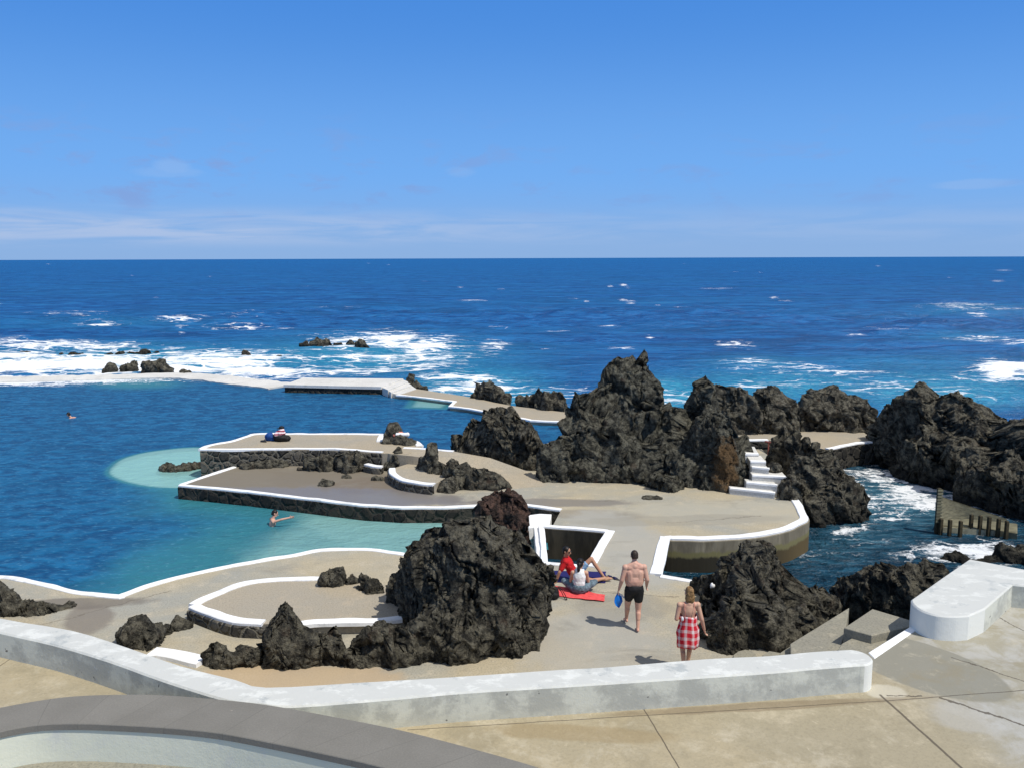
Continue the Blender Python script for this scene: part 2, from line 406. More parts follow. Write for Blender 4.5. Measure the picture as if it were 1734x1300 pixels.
def rockmat(name, dark=(.030, .028, .022), lite=(.225, .205, .15), brown=None, k_brown=0.0):
    m, n, o = mat(name); p = n.pos()
    a = n.noise(p, 1.1, 6, .65, .5); b = n.noise(p, 5, 8, .7); c = n.noise(p, 22, 5, .7); v = n.vor(n.vm('ADD', p, n.scale(n.noise(p, 4, 3, .6, color=True), (.3, .3, .3))), 7, 'F1')
    k = n.mix(n.ss(a, .5, .72, 0, .5), dark, (.06, .055, .04)); k = n.mix(n.ss(b, .40, .62), k, lite)
    k = n.mix(n.ss(c, .56, .74, 0, .6), k, (.19, .182, .148)); k = n.mix(n.ss(c, .48, .30, 0, .8), k, (.012, .012, .010))
    x, y, z = n.sep(p)
    k = n.mix(n.math('MULTIPLY', n.ss(n.noise(p, 2.3, 5, .7), .56, .72), .5), k, (.085, .045, .026))
    if brown:
        msk = n.ss(n.math('ADD', n.vm('LENGTH', n.scale(n.vm('SUBTRACT', p, brown[0]), brown[1])), n.math('MULTIPLY', n.math('SUBTRACT', b, .5), 1.3)), 1.1, .6)
        k = n.mix(msk, k, n.mix(n.ss(c, .35, .65), (.10, .06, .028), (.24, .15, .07)))
    k = n.mix(n.ss(z, -.35, -.75, 0, .75), k, (.014, .014, .012))
    h = n.math('ADD', n.math('MULTIPLY', b, 1.0), n.math('ADD', n.math('MULTIPLY', c, .5), n.math('MULTIPLY', n.math('ABSOLUTE', n.math('SUBTRACT', n.noise(p, 12, 5, .7, .5), .5)), 1.2)))
    principled(n, o, k, .82, n.bump(h, 1.0, .17), spec=.25); return m
M['rock'] = rockmat('dark_lava')
M['rockb'] = rockmat('grey_brown_lava', (.042, .039, .030), (.235, .215, .16))
M['rockm'] = rockmat('massif_lava', (.029, .029, .023), (.205, .195, .147), (tuple(P(1233, 790, .9) + np.array([0, -.1, 0])), (1 / .55, 1 / 1.2, 1 / 1.15)))
M['rockred'] = rockmat('reddish_lava', (.040, .026, .021), (.17, .10, .075))

def wallmat(name, c1, c2, c3, zlo=None, sc=3.2):
    m, n, o = mat(name); p = n.pos()
    q = n.vm('ADD', p, n.scale(n.noise(p, 3, 3, .6, color=True), (.22, .22, .22)))
    d = n.vor(q, sc, 'DISTANCE_TO_EDGE'); cc = n.vor(q, sc, 'F1', 1); b = n.noise(p, 9, 6, .7)
    st = n.mix(n.ss(n.sep(cc)[0], .1, .9), c1, c2); st = n.mix(n.ss(b, .45, .75, 0, .6), st, c2)
    k = n.mix(n.ss(d, .09, .035), st, c3)
    principled(n, o, k, .85, n.bump(n.math('ADD', n.ss(d, 0, .22), n.math('MULTIPLY', b, .4)), 1.0, .1)); return m
M['rubble'] = wallmat('rubble_stone', (.035, .033, .029), (.12, .108, .085), (.17, .155, .12))
M['seawall'] = wallmat('wet_black_stone', (.014, .013, .011), (.045, .04, .03), (.05, .044, .034), sc=2.6)

m, n, o = mat('stained_channel_wall'); p = n.pos(); x, y, z = n.sep(p)
a = n.noise(n.scale(p, (1, 1, .35)), 1.7, 6, .65, .4); b = n.noise(n.scale(p, (1, 1, .12)), 7, 5, .6); zz = n.math('ADD', z, n.math('MULTIPLY', n.math('SUBTRACT', a, .5), .45))
k = n.mix(n.ss(a, .35, .65), (.23, .20, .14), (.14, .12, .08)); k = n.mix(n.ss(b, .5, .72), k, (.30, .26, .18))
k = n.mix(n.math('MULTIPLY', n.ss(x, 10.0, 11.1), n.ss(b, .3, .55)), k, (.30, .16, .055))
k = n.mix(n.ss(zz, -.35, -.55), k, n.mix(n.ss(x, 6.5, 8.5), (.033, .028, .017), (.12, .085, .035)))
k = n.mix(n.math('MULTIPLY', n.ss(zz, -.30, -.40), n.ss(zz, -.55, -.45)), k, (.19, .17, .075))
principled(n, o, k, .7, n.bump(b, .4, .02)); M['channelwall'] = m
m, n, o = mat('dark_pit_wall'); p = n.pos(); a = n.noise(n.scale(p, (1, 1, .25)), 3, 6, .65)
k = n.mix(n.ss(a, .35, .7), (.018, .015, .010), (.055, .046, .030)); principled(n, o, k, .7, n.bump(a, .4, .02)); M['pitwall'] = m

def plain(name, c, rough=.7, var=.25, sc=30, spec=.3):
    m, n, o = mat(name); p = n.obj(); a = n.noise(p, sc, 4, .6)
    principled(n, o, n.mix(n.ss(a, .3, .7), tuple(x * (1 - var) for x in c), c), rough, n.bump(a, .15, .005), spec=spec); return m
def skin(name, c, red=(.55, .22, .15)):
    m, n, o = mat(name); p = n.obj(); a = n.noise(p, 6, 4, .6)
    principled(n, o, n.mix(n.ss(a, .35, .75, 0, .4), c, red), .55, n.bump(n.noise(p, 60, 3), .1, .003), spec=.35); return m
M['skin'] = skin('warm_skin', (.56, .34, .23)); M['skin2'] = skin('pinkish_skin', (.60, .36, .26), (.58, .24, .18)); M['skin3'] = skin('tanned_skin', (.46, .26, .16))
M['black'] = plain('black_cloth', (.012, .012, .013)); M['navy'] = plain('navy_cloth', (.018, .017, .12)); M['red'] = plain('red_cloth', (.55, .012, .015), .8)
M['white'] = plain('white_cloth', (.80, .80, .80), .8, .1); M['denim'] = plain('blue_grey_denim', (.17, .24, .29), .85, .6, 16); M['ltblue'] = plain('light_blue_cloth', (.25, .42, .62), .8, .4)
M['coral'] = plain('coral_towel_cloth', (.78, .10, .10), .9, .25, 18); M['hairdark'] = plain('dark_hair', (.014, .010, .008), .5, .5, 40); M['hairbrown'] = plain('brown_hair', (.045, .03, .02), .55, .5, 40)
M['hairblond'] = plain('dark_blond_hair', (.33, .19, .075), .5, .65, 26); M['blue'] = plain('bright_blue_plastic', (.01, .20, .72), .4, .3, 12); M['pink'] = plain('salmon_cloth', (.75, .26, .20), .8); M['eye'] = plain('dark_glass', (.006, .006, .007), .15)
M['darkblue'] = plain('dark_blue_nylon', (.012, .07, .28), .7, .4, 12); M['wood'] = plain('weathered_post', (.06, .048, .024), .85, .5, 8); M['weir'] = plain('algae_concrete', (.20, .185, .115), .8, .4, 3); M['slab'] = plain('pale_algae_slab', (.40, .37, .25), .8, .4, 5); M['rail'] = plain('rusty_red_rail', (.42, .12, .08), .6); M['grey'] = plain('grey_rubber', (.06, .06, .065), .7)

m, n, o = mat('striped_cloth'); z = n.sep(n.obj())[2]; f = n.math('FRACT', n.math('MULTIPLY', z, 9))
principled(n, o, n.mix(n.math('GREATER_THAN', f, .55), (.75, .6, .62), (.30, .03, .06)), .85); M['stripe'] = m
m, n, o = mat('red_plaid_cloth'); uv = n.new('ShaderNodeUVMap').outputs[0]; u, v, _ = n.sep(uv)
fu = n.math('GREATER_THAN', n.math('FRACT', n.math('MULTIPLY', u, 9)), .40); fv = n.math('GREATER_THAN', n.math('FRACT', n.math('MULTIPLY', v, 4.6)), .42)
th = n.math('LESS_THAN', n.math('ABSOLUTE', n.math('SUBTRACT', n.math('FRACT', n.math('MULTIPLY', u, 9)), .24)), .05)
k = n.mix(n.math('POWER', n.math('MULTIPLY', n.math('ADD', fu, fv), .5), .55), (.74, .66, .64), (.56, .010, .025)); k = n.mix(n.math('MULTIPLY', n.math('LESS_THAN', n.math('ADD', fu, fv), .5), .4), k, (.5, .4, .4)); k = n.mix(n.math('MULTIPLY', th, .5), k, (.75, .6, .6))
principled(n, o, k, .85, n.bump(n.noise(uv, 60, 3), .1, .004)); M['plaid'] = m

# water ------------------------------------------------------------------
def watermat(name, kind):
    m, n, o = mat(name); p = n.pos(); foam_a = n.attr('foam'); aq = n.attr('aqua')
    if kind == 'pool':
        h1 = n.noise(n.scale(p, (1, 1.5, 1)), 1.5, 3, .55, .4); h2 = n.noise(n.scale(p, (1, 1.7, 1)), 4.5, 3, .6, .3); hh = n.math('ADD', h1, n.math('MULTIPLY', h2, .35))
        nr = n.bump(hh, .75, .16); big = n.noise(n.scale(p, (.6, 1.5, 1)), .5, 5, .6)
        deep = n.mix(n.ss(hh, .5, .85), (.004, .052, .14), (.012, .125, .27)); deep = n.mix(n.ss(big, .35, .7, 0, .4), deep, (.005, .075, .165))
        sh = n.mix(n.ss(aq, .5, 1.0), (.035, .19, .235), (.30, .57, .54))
        body = n.mix(n.ss(aq, 0, .5), deep, sh); body = n.mix(n.ss(h2, .55, .75, 0, .35), body, n.mix(.5, body, (.25, .5, .6)))
        clear = n.math('MULTIPLY', n.ss(aq, .1, 1.0), .36)
    else:
        h1 = n.noise(n.scale(p, (.55, 1.1, 1)), .55, 5, .6, .5); h2 = n.noise(n.scale(p, (.7, 1.5, 1)), 2.2, 4, .65, .4); hh = n.math('ADD', n.math('MULTIPLY', h1, 1.0), n.math('MULTIPLY', h2, .4))
        nr = n.bump(hh, .9, .9); big = n.noise(n.scale(p, (.25, 1, 1)), .045, 5, .6, .4)
        deep = n.mix(n.ss(hh, .5, .9), (.0032, .050, .195), (.013, .150, .41)); mid = n.noise(n.scale(p, (.3, 1, 1)), .17, 6, .68, .6); deep = n.mix(n.ss(big, .42, .62, 0, .5), deep, (.008, .115, .30)); deep = n.mix(n.ss(mid, .52, .38, 0, .4), deep, (.002, .036, .12)); deep = n.mix(n.ss(mid, .56, .72, 0, .6), deep, (.02, .19, .42))
        body = n.mix(n.ss(aq, 0, 1), deep, n.mix(n.ss(h2, .4, .7), (.015, .20, .36), (.05, .36, .50)))
        if kind == 'channel': body = n.mix(n.ss(aq, 0, 1), n.mix(n.ss(h2, .4, .7), (.004, .026, .048), (.016, .075, .125)), n.mix(n.ss(h2, .4, .7), (.022, .095, .15), (.09, .23, .30)))
        clear = None
    df = n.new('ShaderNodeBsdfDiffuse'); n.put(df.inputs[0], body); n.put(df.inputs['Normal'], nr)
    surf = df.outputs[0]
    if clear is not None:
        tr = n.new('ShaderNodeBsdfTransparent'); tr.inputs[0].default_value = (.72, .93, .95, 1)
        mx = n.new('ShaderNodeMixShader'); n.put(mx.inputs[0], clear); n.l.new(surf, mx.inputs[1]); n.l.new(tr.outputs[0], mx.inputs[2]); surf = mx.outputs[0]
    gl = n.new('ShaderNodeBsdfGlossy'); gl.inputs['Roughness'].default_value = .26; n.put(gl.inputs['Normal'], nr)
    fz = n.new('ShaderNodeFresnel'); fz.inputs[0].default_value = 1.33; n.put(fz.inputs['Normal'], nr)
    fr = n.math('MINIMUM', n.math('MULTIPLY', fz.outputs[0], .6), .10 if kind != 'pool' else .20)
    mx = n.new('ShaderNodeMixShader'); n.put(mx.inputs[0], fr); n.l.new(surf, mx.inputs[1]); n.l.new(gl.outputs[0], mx.inputs[2]); surf = mx.outputs[0]
    # foam: lacy white water where the foam density is high
    sc = 1.0 if kind == 'sea' else 2.2
    q = n.vm('ADD', n.scale(p, (.42, .8, 1)), n.scale(n.noise(p, .4 * sc, 5, .65, color=True), (2.2, 1.6, 0)))
    fb = n.noise(q, .7 * sc, 9, .74, .5); ed = n.vor(q, .9 * sc, 'DISTANCE_TO_EDGE'); lace = n.ss(ed, .16, .0)
    fv = n.math('ADD', n.math('ADD', n.math('MULTIPLY', fb, 1.15), n.math('MULTIPLY', lace, .20)), n.math('MULTIPLY', n.math('MULTIPLY', foam_a, n.ss(n.noise(n.scale(p, (.12, .5, 1)), .6 * sc, 5, .65, .5), .25, .7, .55, 1.25)), .52))
    fm = n.ss(fv, .86, 1.10); fm = n.math('MULTIPLY', fm, n.ss(foam_a, .02, .2))
    fd = n.new('ShaderNodeBsdfDiffuse'); fd.inputs[0].default_value = (.80, .82, .83, 1); n.put(fd.inputs['Normal'], n.bump(fb, .6, .3))
    mx = n.new('ShaderNodeMixShader'); n.put(mx.inputs[0], fm); n.l.new(surf, mx.inputs[1]); n.l.new(fd.outputs[0], mx.inputs[2])
    n.l.new(mx.outputs[0], o.inputs[0]); return m
M['sea'] = watermat('sea_water', 'sea'); M['pool'] = watermat('pool_water', 'pool'); M['channel'] = watermat('channel_water', 'channel')

# ------------------------------------------------------------------ water bodies
ZS, ZP, ZC = -1.0, -0.45, -0.92

def gauss(px, py, lst):
    s = np.zeros(len(px))
    for (cx, cy, rx, ry, k) in lst: s = np.maximum(s, k * np.exp(-(((px - cx) / rx) ** 2 + ((py - cy) / ry) ** 2) * .7))
    return s

SEAFOAM = [(20, 618, 140, 20, 1.3), (150, 618, 150, 18, 1.25), (260, 622, 130, 15, 1.2), (370, 614, 140, 17, 1.1), (440, 630, 90, 12, 1.1), (60, 586, 110, 9, .8), (170, 590, 90, 8, .7), (20, 578, 50, 7, .8),
           (585, 582, 60, 15, .8), (660, 578, 60, 14, .95), (720, 588, 55, 16, .9), (650, 606, 130, 9, .75), (760, 600, 40, 12, .5), (835, 588, 24, 10, .65), (600, 628, 130, 7, .7), (700, 622, 80, 7, .6), (790, 640, 90, 9, .5), (850, 668, 50, 14, .5), (750, 660, 60, 10, .55), (960, 668, 40, 14, .45),
           (300, 540, 40, 6, .62), (180, 549, 40, 4, .55), (410, 555, 60, 4, .5), (580, 521, 40, 3, .5), (420, 532, 40, 3, .45), (1265, 620, 35, 10, .65), (1340, 625, 90, 8, .5), (1450, 634, 80, 7, .5), (1245, 583, 30, 5, .55),
           (1705, 630, 50, 14, 1.35), (1745, 628, 50, 14, 1.35), (1640, 640, 50, 6, .6), (1620, 517, 45, 5, .65), (1690, 526, 55, 5, .7), (1660, 573, 55, 4, .62), (1735, 580, 40, 5, .6),
           (1033, 485, 4, 1.6, .8), (1056, 483, 5, 1.6, .8), (1064, 487, 4, 1.2, .7), (1055, 508, 6, 2, .8), (1068, 512, 7, 1.6, .7), (800, 510, 24, 1.8, .6), (1215, 489, 24, 1.2, .6), (1690, 476, 10, 1.3, .75), (1700, 458, 12, 1.2, .6), (1310, 505, 6, 2, .7), (1135, 662, 40, 16, .5), (120, 530, 60, 3, .4), (950, 560, 30, 3, .45), (1520, 560, 30, 3, .45)]
SEAAQUA = [(250, 612, 330, 24, .9), (620, 605, 230, 34, .75), (800, 650, 130, 34, .75), (870, 670, 90, 24, .8), (1130, 668, 70, 30, 1.0), (1330, 655, 230, 32, .75), (1600, 662, 220, 34, .8), (1560, 620, 300, 26, .4), (1290, 620, 120, 20, .5), (240, 548, 200, 12, .3), (1650, 525, 110, 12, .4), (1640, 570, 120, 12, .4)]

_rw = random.Random(21)
for _ in range(45):
    _y = 446 + 150 * _rw.random() ** 1.3; _k = (_y - 437) / 100
    SEAFOAM.append((_rw.uniform(-100, 1850), _y, _rw.uniform(4, 13) * (.22 + _k), _rw.uniform(.7, 1.6) * (.3 + _k), _rw.uniform(.35, .7)))
SEAFOAM += [(1130, 672, 60, 14, .6), (1300, 650, 120, 10, .5), (1480, 655, 120, 10, .5), (1600, 668, 90, 10, .5), (820, 655, 70, 14, .65), (880, 665, 60, 12, .6), (760, 640, 60, 10, .6)]
# sea sheet: polar grid reaching the horizon
ang = np.linspace(math.radians(-52), math.radians(52), 560)
rad = np.r_[np.arange(26, 150, .36), 150 * 1.032 ** np.arange(0, 165)]
A, R = np.meshgrid(ang, rad)
X, Y = (R * np.sin(A)).ravel(), (R * np.cos(A)).ravel()
Zw = np.zeros(len(X)); sp = np.gradient(rad)[:, None] * np.ones_like(A); sp = np.maximum(sp, R * (ang[1] - ang[0])).ravel()
rw = random.Random(5)
for i in range(46):
    L = 1.0 * 1.075 ** i * 1.05; th = math.radians(-95 + rw.gauss(0, 28)); kx, ky = math.cos(th) * 2 * math.pi / L, math.sin(th) * 2 * math.pi / L
    am = .0115 * L * (.5 if L > 8 else .9) * rw.uniform(.5, 1.2); ph = rw.uniform(0, 6.28)
    wgt = np.clip((L / sp - 2.5) / 3, 0, 1)
    Zw += am * wgt * (np.sin(kx * X + ky * Y + ph + .6 * np.sin(.13 * X + .07 * Y + i)))
fmd = np.zeros(len(X)); px_, py_ = proj(np.c_[X, Y, np.full(len(X), ZS)]); fmd = gauss(px_, py_, SEAFOAM)
Zw *= np.clip((R.ravel() - 70) / 60, .35, 1)
V = np.c_[X, Y, ZS + Zw * .8 + np.clip(fmd, 0, 1) * (.05 + .18 * fbm(np.c_[X * .35, Y * .6, X * 0], 3, True)) * np.clip(2 - R.ravel() / 150, 0, 1)]
nr_, nc = A.shape; idx = np.arange(nr_ * nc).reshape(nr_, nc)
F4 = np.stack([idx[:-1, :-1], idx[:-1, 1:], idx[1:, 1:], idx[1:, :-1]], -1).reshape(-1, 4)
px_, py_ = proj(np.c_[X, Y, np.full(len(X), ZS)])
shore = np.interp(px_, [-900, 0, 330, 480, 690, 800, 960, 1100, 1200, 1480, 1560, 1734, 3000], [640, 646, 645, 656, 662, 684, 708, 715, 735, 745, 760, 790, 800])
keep = (py_ < shore)[F4].any(1); F4 = F4[keep]
used = np.unique(F4); remap = np.full(len(V), -1); remap[used] = np.arange(len(used))
me = mesh_np('sea', V[used], remap[F4][:, ::-1])
set_attr(me, 'foam', gauss(px_[used], py_[used], SEAFOAM)); set_attr(me, 'aqua', gauss(px_[used], py_[used], SEAAQUA))
tag(link('sea', me, M['sea'], smooth=True), kind='structure')

def sheet(name, x0, x1, y0, y1, z, step, m, fn, keepfn=None):
    xs = np.arange(x0, x1 + step, step); ys = np.arange(y0, y1 + step, step)
    X, Y = np.meshgrid(xs, ys); idx = np.arange(X.size).reshape(X.shape)
    V = np.c_[X.ravel(), Y.ravel(), np.full(X.size, z)]
    F4 = np.stack([idx[:-1, :-1], idx[:-1, 1:], idx[1:, 1:], idx[1:, :-1]], -1).reshape(-1, 4)
    if keepfn is not None: F4 = F4[keepfn(V)[F4].all(1)]
    used = np.unique(F4); rm = np.full(len(V), -1); rm[used] = np.arange(len(used)); V = V[used]
    me = mesh_np(name, V, rm[F4]); px, py = proj(V)
    for k, a in fn(V, px, py).items(): set_attr(me, k, a)
    return tag(link(name, me, m, smooth=True), kind='structure')

def inpoly(x, y, poly):
    c = np.zeros(len(x), bool); n_ = len(poly)
    for i in range(n_):
        (x1, y1), (x2, y2) = poly[i], poly[(i + 1) % n_]
        if y1 == y2: continue
        c ^= ((y1 > y) != (y2 > y)) & (x < (x2 - x1) * (y - y1) / (y2 - y1) + x1)
    return c

def sdpoly(x, y, poly):
    d = np.full(len(x), 1e9); n_ = len(poly)
    for i in range(n_):
        a = np.array(poly[i], float); b = np.array(poly[(i + 1) % n_], float); e = b - a
        t = np.clip(((x - a[0]) * e[0] + (y - a[1]) * e[1]) / (e @ e), 0, 1)
        d = np.minimum(d, np.hypot(x - a[0] - t * e[0], y - a[1] - t * e[1]))
    return np.where(inpoly(x, y, poly), d, -d)

def w2(lst, z): return [tuple(P(a, b, z)[:2]) for a, b in lst]
SHALLOW = w2([(150, 1040), (235, 985), (330, 925), (420, 880), (360, 855), (300, 842), (330, 815), (640, 850), (900, 850), (930, 960), (500, 1000)], ZP)
OVAL = catmull(w2([(182, 800), (192, 785), (215, 773), (262, 763), (340, 757), (420, 770), (380, 800), (320, 823), (285, 826), (240, 822), (200, 812)], ZP), 6, True)[:, :2]
OVAL = [tuple(q) for q in OVAL]
POOLSTEPS = w2([(700, 676), (766, 682), (752, 692), (690, 690)], ZP)
def poolattr(V, px, py):
    x, y = V[:, 0], V[:, 1]
    s = sdpoly(x, y, SHALLOW); wob = fbm(np.c_[x * .5, y * .5, x * 0], 3) * 1.0
    aq = np.clip((s + 2.6 + wob) / 5.0, 0, 1) * .86
    # the floor of the shallow end drops in broad steps
    dgl = (x - (-1.0)) * .42 + (y - 24.0) * .35
    stp = np.floor(np.clip(dgl / 1.5 + 4.2, 0, 5)) / 5
    aq = aq * (.74 + .46 * stp)
    so = sdpoly(x, y, OVAL); aq = np.maximum(aq, np.clip(so / .35 + .5, 0, 1) * 1.0)
    st = sdpoly(x, y, POOLSTEPS); aq = np.maximum(aq, np.clip(st / .8 + .5, 0, 1) * .85)
    fo = gauss(px, py, [(30, 648, 90, 5, 1.05), (160, 645, 100, 4.5, .95), (250, 640, 60, 4, .9), (300, 645, 40, 3, .5)])
    aq = np.maximum(aq, gauss(px, py, [(230, 650, 70, 8, .5)]))
    return dict(aqua=aq, foam=fo)
POOL_OUT = [(-70, 10), (-70, 60)] + w2([(0, 641), (330, 637), (480, 648), (690, 655), (800, 678), (960, 706), (1000, 720), (1000, 790), (940, 860), (925, 960)], ZP) + [(2, 14)]
def _pool_keep(V): return inpoly(V[:, 0], V[:, 1], POOL_OUT)
sheet('pool_water', -66, 8, 13, 64, ZP, .2, M['pool'], poolattr, _pool_keep)
fl, fn_, fo_ = mat('pale_pool_floor'); pp = fn_.pos(); principled(fn_, fo_, fn_.mix(fn_.noise(pp, 1.5, 5), (.35, .42, .38), (.5, .56, .5)), .9); M['floor'] = fl
tag(prism('pool_floor', [(-70, 12), (-70, 60.5), (-31, 58), (-13, 49), (2, 42), (7, 36), (7, 12)], -1.66, -3, M['floor']), kind='structure')
tag(prism('pool_shelf', OVAL, -.62, -3, M['floor']), kind='structure')
CHF = [(1490, 808, 70, 18, .85), (1540, 830, 70, 20, .95), (1580, 848, 60, 18, .9), (1460, 835, 50, 34, .7), (1520, 870, 60, 14, .55), (1600, 935, 60, 16, .85), (1660, 930, 60, 18, 1.0), (1650, 945, 60, 12, 1.0), (1360, 945, 30, 10, .55), (1700, 860, 40, 20, .8), (1450, 900, 60, 30, .4), (1640, 870, 40, 12, .6)]
sheet('channel_water', 4.0, 34, 14, 44, ZC, .25, M['channel'], lambda V, px, py: dict(foam=gauss(px, py, CHF), aqua=gauss(px, py, [(1500, 850, 100, 40, .8), (1410, 930, 70, 30, .35), (1600, 830, 90, 40, .6), (1480, 910, 70, 20, .5)])))
sheet('channel_water', -1.0, 4.0, 18, 26, ZC, .25, M['channel'], lambda V, px, py: dict(foam=px * 0, aqua=px * 0))

# ------------------------------------------------------------------ decks (the ground)
near_edge = [(-260, 975), (-100, 975), (0, 977), (31, 981), (92, 994), (129, 1003), (197, 1011), (209, 1008), (246, 994), (292, 981), (332, 971), (400, 957), (462, 946), (500, 940), (542, 932), (604, 930), (641, 932), (688, 940), (740, 948), (800, 935), (870, 905)]
mid_front = [(397, 791), (305, 821), (420, 832), (521, 844), (621, 855.5), (681, 859), (751, 859), (815, 856), (890, 854.5), (950, 863)]
pit_left = [(913, 889), (935, 891), (1029, 899), (1033, 900), (998, 960), (946, 957), (922, 955)]
right_kerb = [(1126, 907), (1139, 910), (1184, 911), (1236, 909), (1279, 905), (1322, 897), (1348, 887), (1361, 878), (1357, 866), (1352, 856), (1346, 847)]
pit_right_near = [(1126, 907), (1109, 974), (1177, 985)]
S = lambda l, z=0, n_=4: [tuple(q) for q in catmull(W(l, z), n_)]
outline = S(near_edge) + W([(905, 893), (917, 889)], 0) + W([(922, 955), (946, 957), (998, 960), (1033, 900), (1029, 899), (917, 889), (935, 880)], 0)
deck_a = S(near_edge) + W([(922, 955), (946, 957), (998, 960), (1033, 900), (1126, 907), (1109, 974), (1177, 985), (1260, 1060), (1450, 1085)], 0) + [np.array([7, 11.5, 0]), np.array([-4, 10.5, 0]), np.array([-14, 14, 0])]
tag(prism('near_deck', deck_a, 0, -3, M['deck'], ch=.004), kind='structure')
deck_b = W(mid_front, 0) + W([(935, 891), (1029, 899), (1033, 900)], 0) + W(right_kerb[:1], 0) + S(right_kerb[1:]) + W([(1330, 800), (1290, 760), (1100, 760), (960, 745), (860, 760), (760, 775), (660, 772), (500, 780)], 0)
tag(prism('middle_deck', deck_b, 0, -3, M['deck'], ch=.004), kind='structure')
UZ = .62
up_out = [(340, 761), (357, 753.5), (393, 747), (420, 738.5), (440, 735), (521, 735), (600, 735), (648, 736)]
up_front = [(340, 761), (454, 760), (567, 760), (608, 763), (648, 766)]
tag(prism('upper_deck', S(up_out, UZ) + W([(700, 747), (714, 755), (711, 760), (690, 768), (648, 767), (608, 764), (567, 760.5), (454, 760.5)], UZ), UZ, -3, M['platform'], ch=.004), kind='structure')
ramp = Wz([(648, 765, UZ), (685, 758.5, UZ), (711, 760, UZ), (768, 764, UZ), (830, 775, .5), (900, 800, .1), (925, 822, .0), (850, 829, .0), (810, 813, .1), (775, 796, .3), (738, 778, .5), (700, 772, .6), (660, 768, UZ)])
tag(prism('sloping_deck', ramp, 0, -2.5, M['platform'], ch=.004, zs=[q[2] + .006 for q in ramp]), kind='structure')
PZ = .25
plat = S([(326, 1025), (345, 1015), (369, 1005), (406, 991), (446, 983), (500, 981), (542, 980)], PZ) + W([(640, 985), (700, 1010), (720, 1040), (635, 1052), (573, 1053), (525, 1056), (446, 1055), (400, 1051), (354, 1036)], PZ)
tag(prism('raised_platform', plat, PZ, -1, M['platform'], ch=.004), kind='structure')
mp = S([(664, 793), (666, 802), (681, 812), (705, 817), (735, 820)], .3) + W([(760, 805), (750, 790), (690, 785)], .3)
tag(prism('small_platform', mp, .3, -1, M['platform'], ch=.004), kind='structure')
back = W([(1255, 745.5), (1300, 745), (1350, 748), (1395, 760), (1410, 758), (1440, 751), (1471, 748), (1500, 735), (1500, 722), (1240, 722)], 0)
tag(prism('back_deck', back, 0, -3, M['platform'], ch=.004), kind='structure')
TZ = 1.0
back_edge = [(-250, 985), (-120, 1013), (0, 1045), (123, 1066), (215, 1094), (308, 1126), (400, 1149), (452, 1162), (604, 1154), (758, 1145), (950, 1132), (1025, 1128), (1195, 1114), (1300, 1109), (1376, 1102), (1438, 1098.5)]
front_edge = [(1456, 1125), (1376, 1131), (1284, 1139), (950, 1161), (788, 1171), (665, 1182), (496, 1195), (440, 1191), (385, 1185), (277, 1152), (185, 1119), (92, 1091), (0, 1070), (-120, 1040), (-250, 1010)]
WT = 1.45
be = [tuple(q) for q in catmull(W(back_edge, WT), 3)]; fe = [tuple(q) for q in catmull(W(front_edge, WT), 3)]
a_, b_ = np.array(be[-1])[:2], np.array(fe[0])[:2]; cc = (a_ + b_) / 2; rr = np.linalg.norm(a_ - b_) / 2; th0 = math.atan2(*(a_ - cc)[::-1])
cap = [(cc[0] + rr * math.cos(th0 - t), cc[1] + rr * math.sin(th0 - t)) for t in np.linspace(0, math.pi, 41)[1:-1]]
wallpts = [q[:2] for q in be] + cap + [q[:2] for q in fe]
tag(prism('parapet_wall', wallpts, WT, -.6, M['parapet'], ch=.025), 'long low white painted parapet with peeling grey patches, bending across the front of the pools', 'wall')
# right hand wall
rl = [(1641, 945.5), (1595, 977), (1542.6, 1014)]; rn = [(1544, 1019), (1548, 1024), (1561, 1033), (1585, 1040.5), (1616, 1043), (1641, 1041.6)]
rp = W(rl, WT) + [tuple(q) for q in catmull(W([(1542.6, 1014)] + rn, WT), 8)][1:] + W([(1669, 1029), (1715, 989), (1740, 991.5), (1900, 1020), (2500, 1127)], WT) + W([(2500, 1100), (1900, 994), (1734, 963)], WT)
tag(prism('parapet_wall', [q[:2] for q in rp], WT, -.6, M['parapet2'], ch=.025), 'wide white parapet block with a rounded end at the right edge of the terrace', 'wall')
strip = W([(1470, 1104), (1541, 1060), (1551, 1066), (1481, 1114)], TZ + .01)
tag(prism('white_threshold', strip, TZ + .012, -.5, M['kerb']), 'white painted threshold strip between the two parapet walls at the stair head', 'threshold')
mid1 = [(np.array(a)[:2] + np.array(b)[:2]) / 2 for a, b in zip(W([(-250, 985), (0, 1045), (215, 1094), (400, 1149), (452, 1162), (758, 1145), (1025, 1128), (1300, 1109), (1456, 1110)], WT), W([(-250, 1010), (0, 1070), (185, 1119), (400, 1188), (480, 1196), (788, 1171), (1025, 1155), (1300, 1138), (1462, 1115)], WT))]
terr = mid1 + [q[:2] for q in W([(1470, 1105), (1541, 1061)], TZ)] + [q[:2] for q in W([(1590, 1010), (1680, 985), (1900, 1007), (2450, 1105)], WT)] + [np.array([30, 9]), np.array([30, -2]), np.array([-16, -2]), np.array([-14, 14])]
tag(prism('terrace', terr, TZ, -1, M['terrace'], ch=.004), kind='structure')

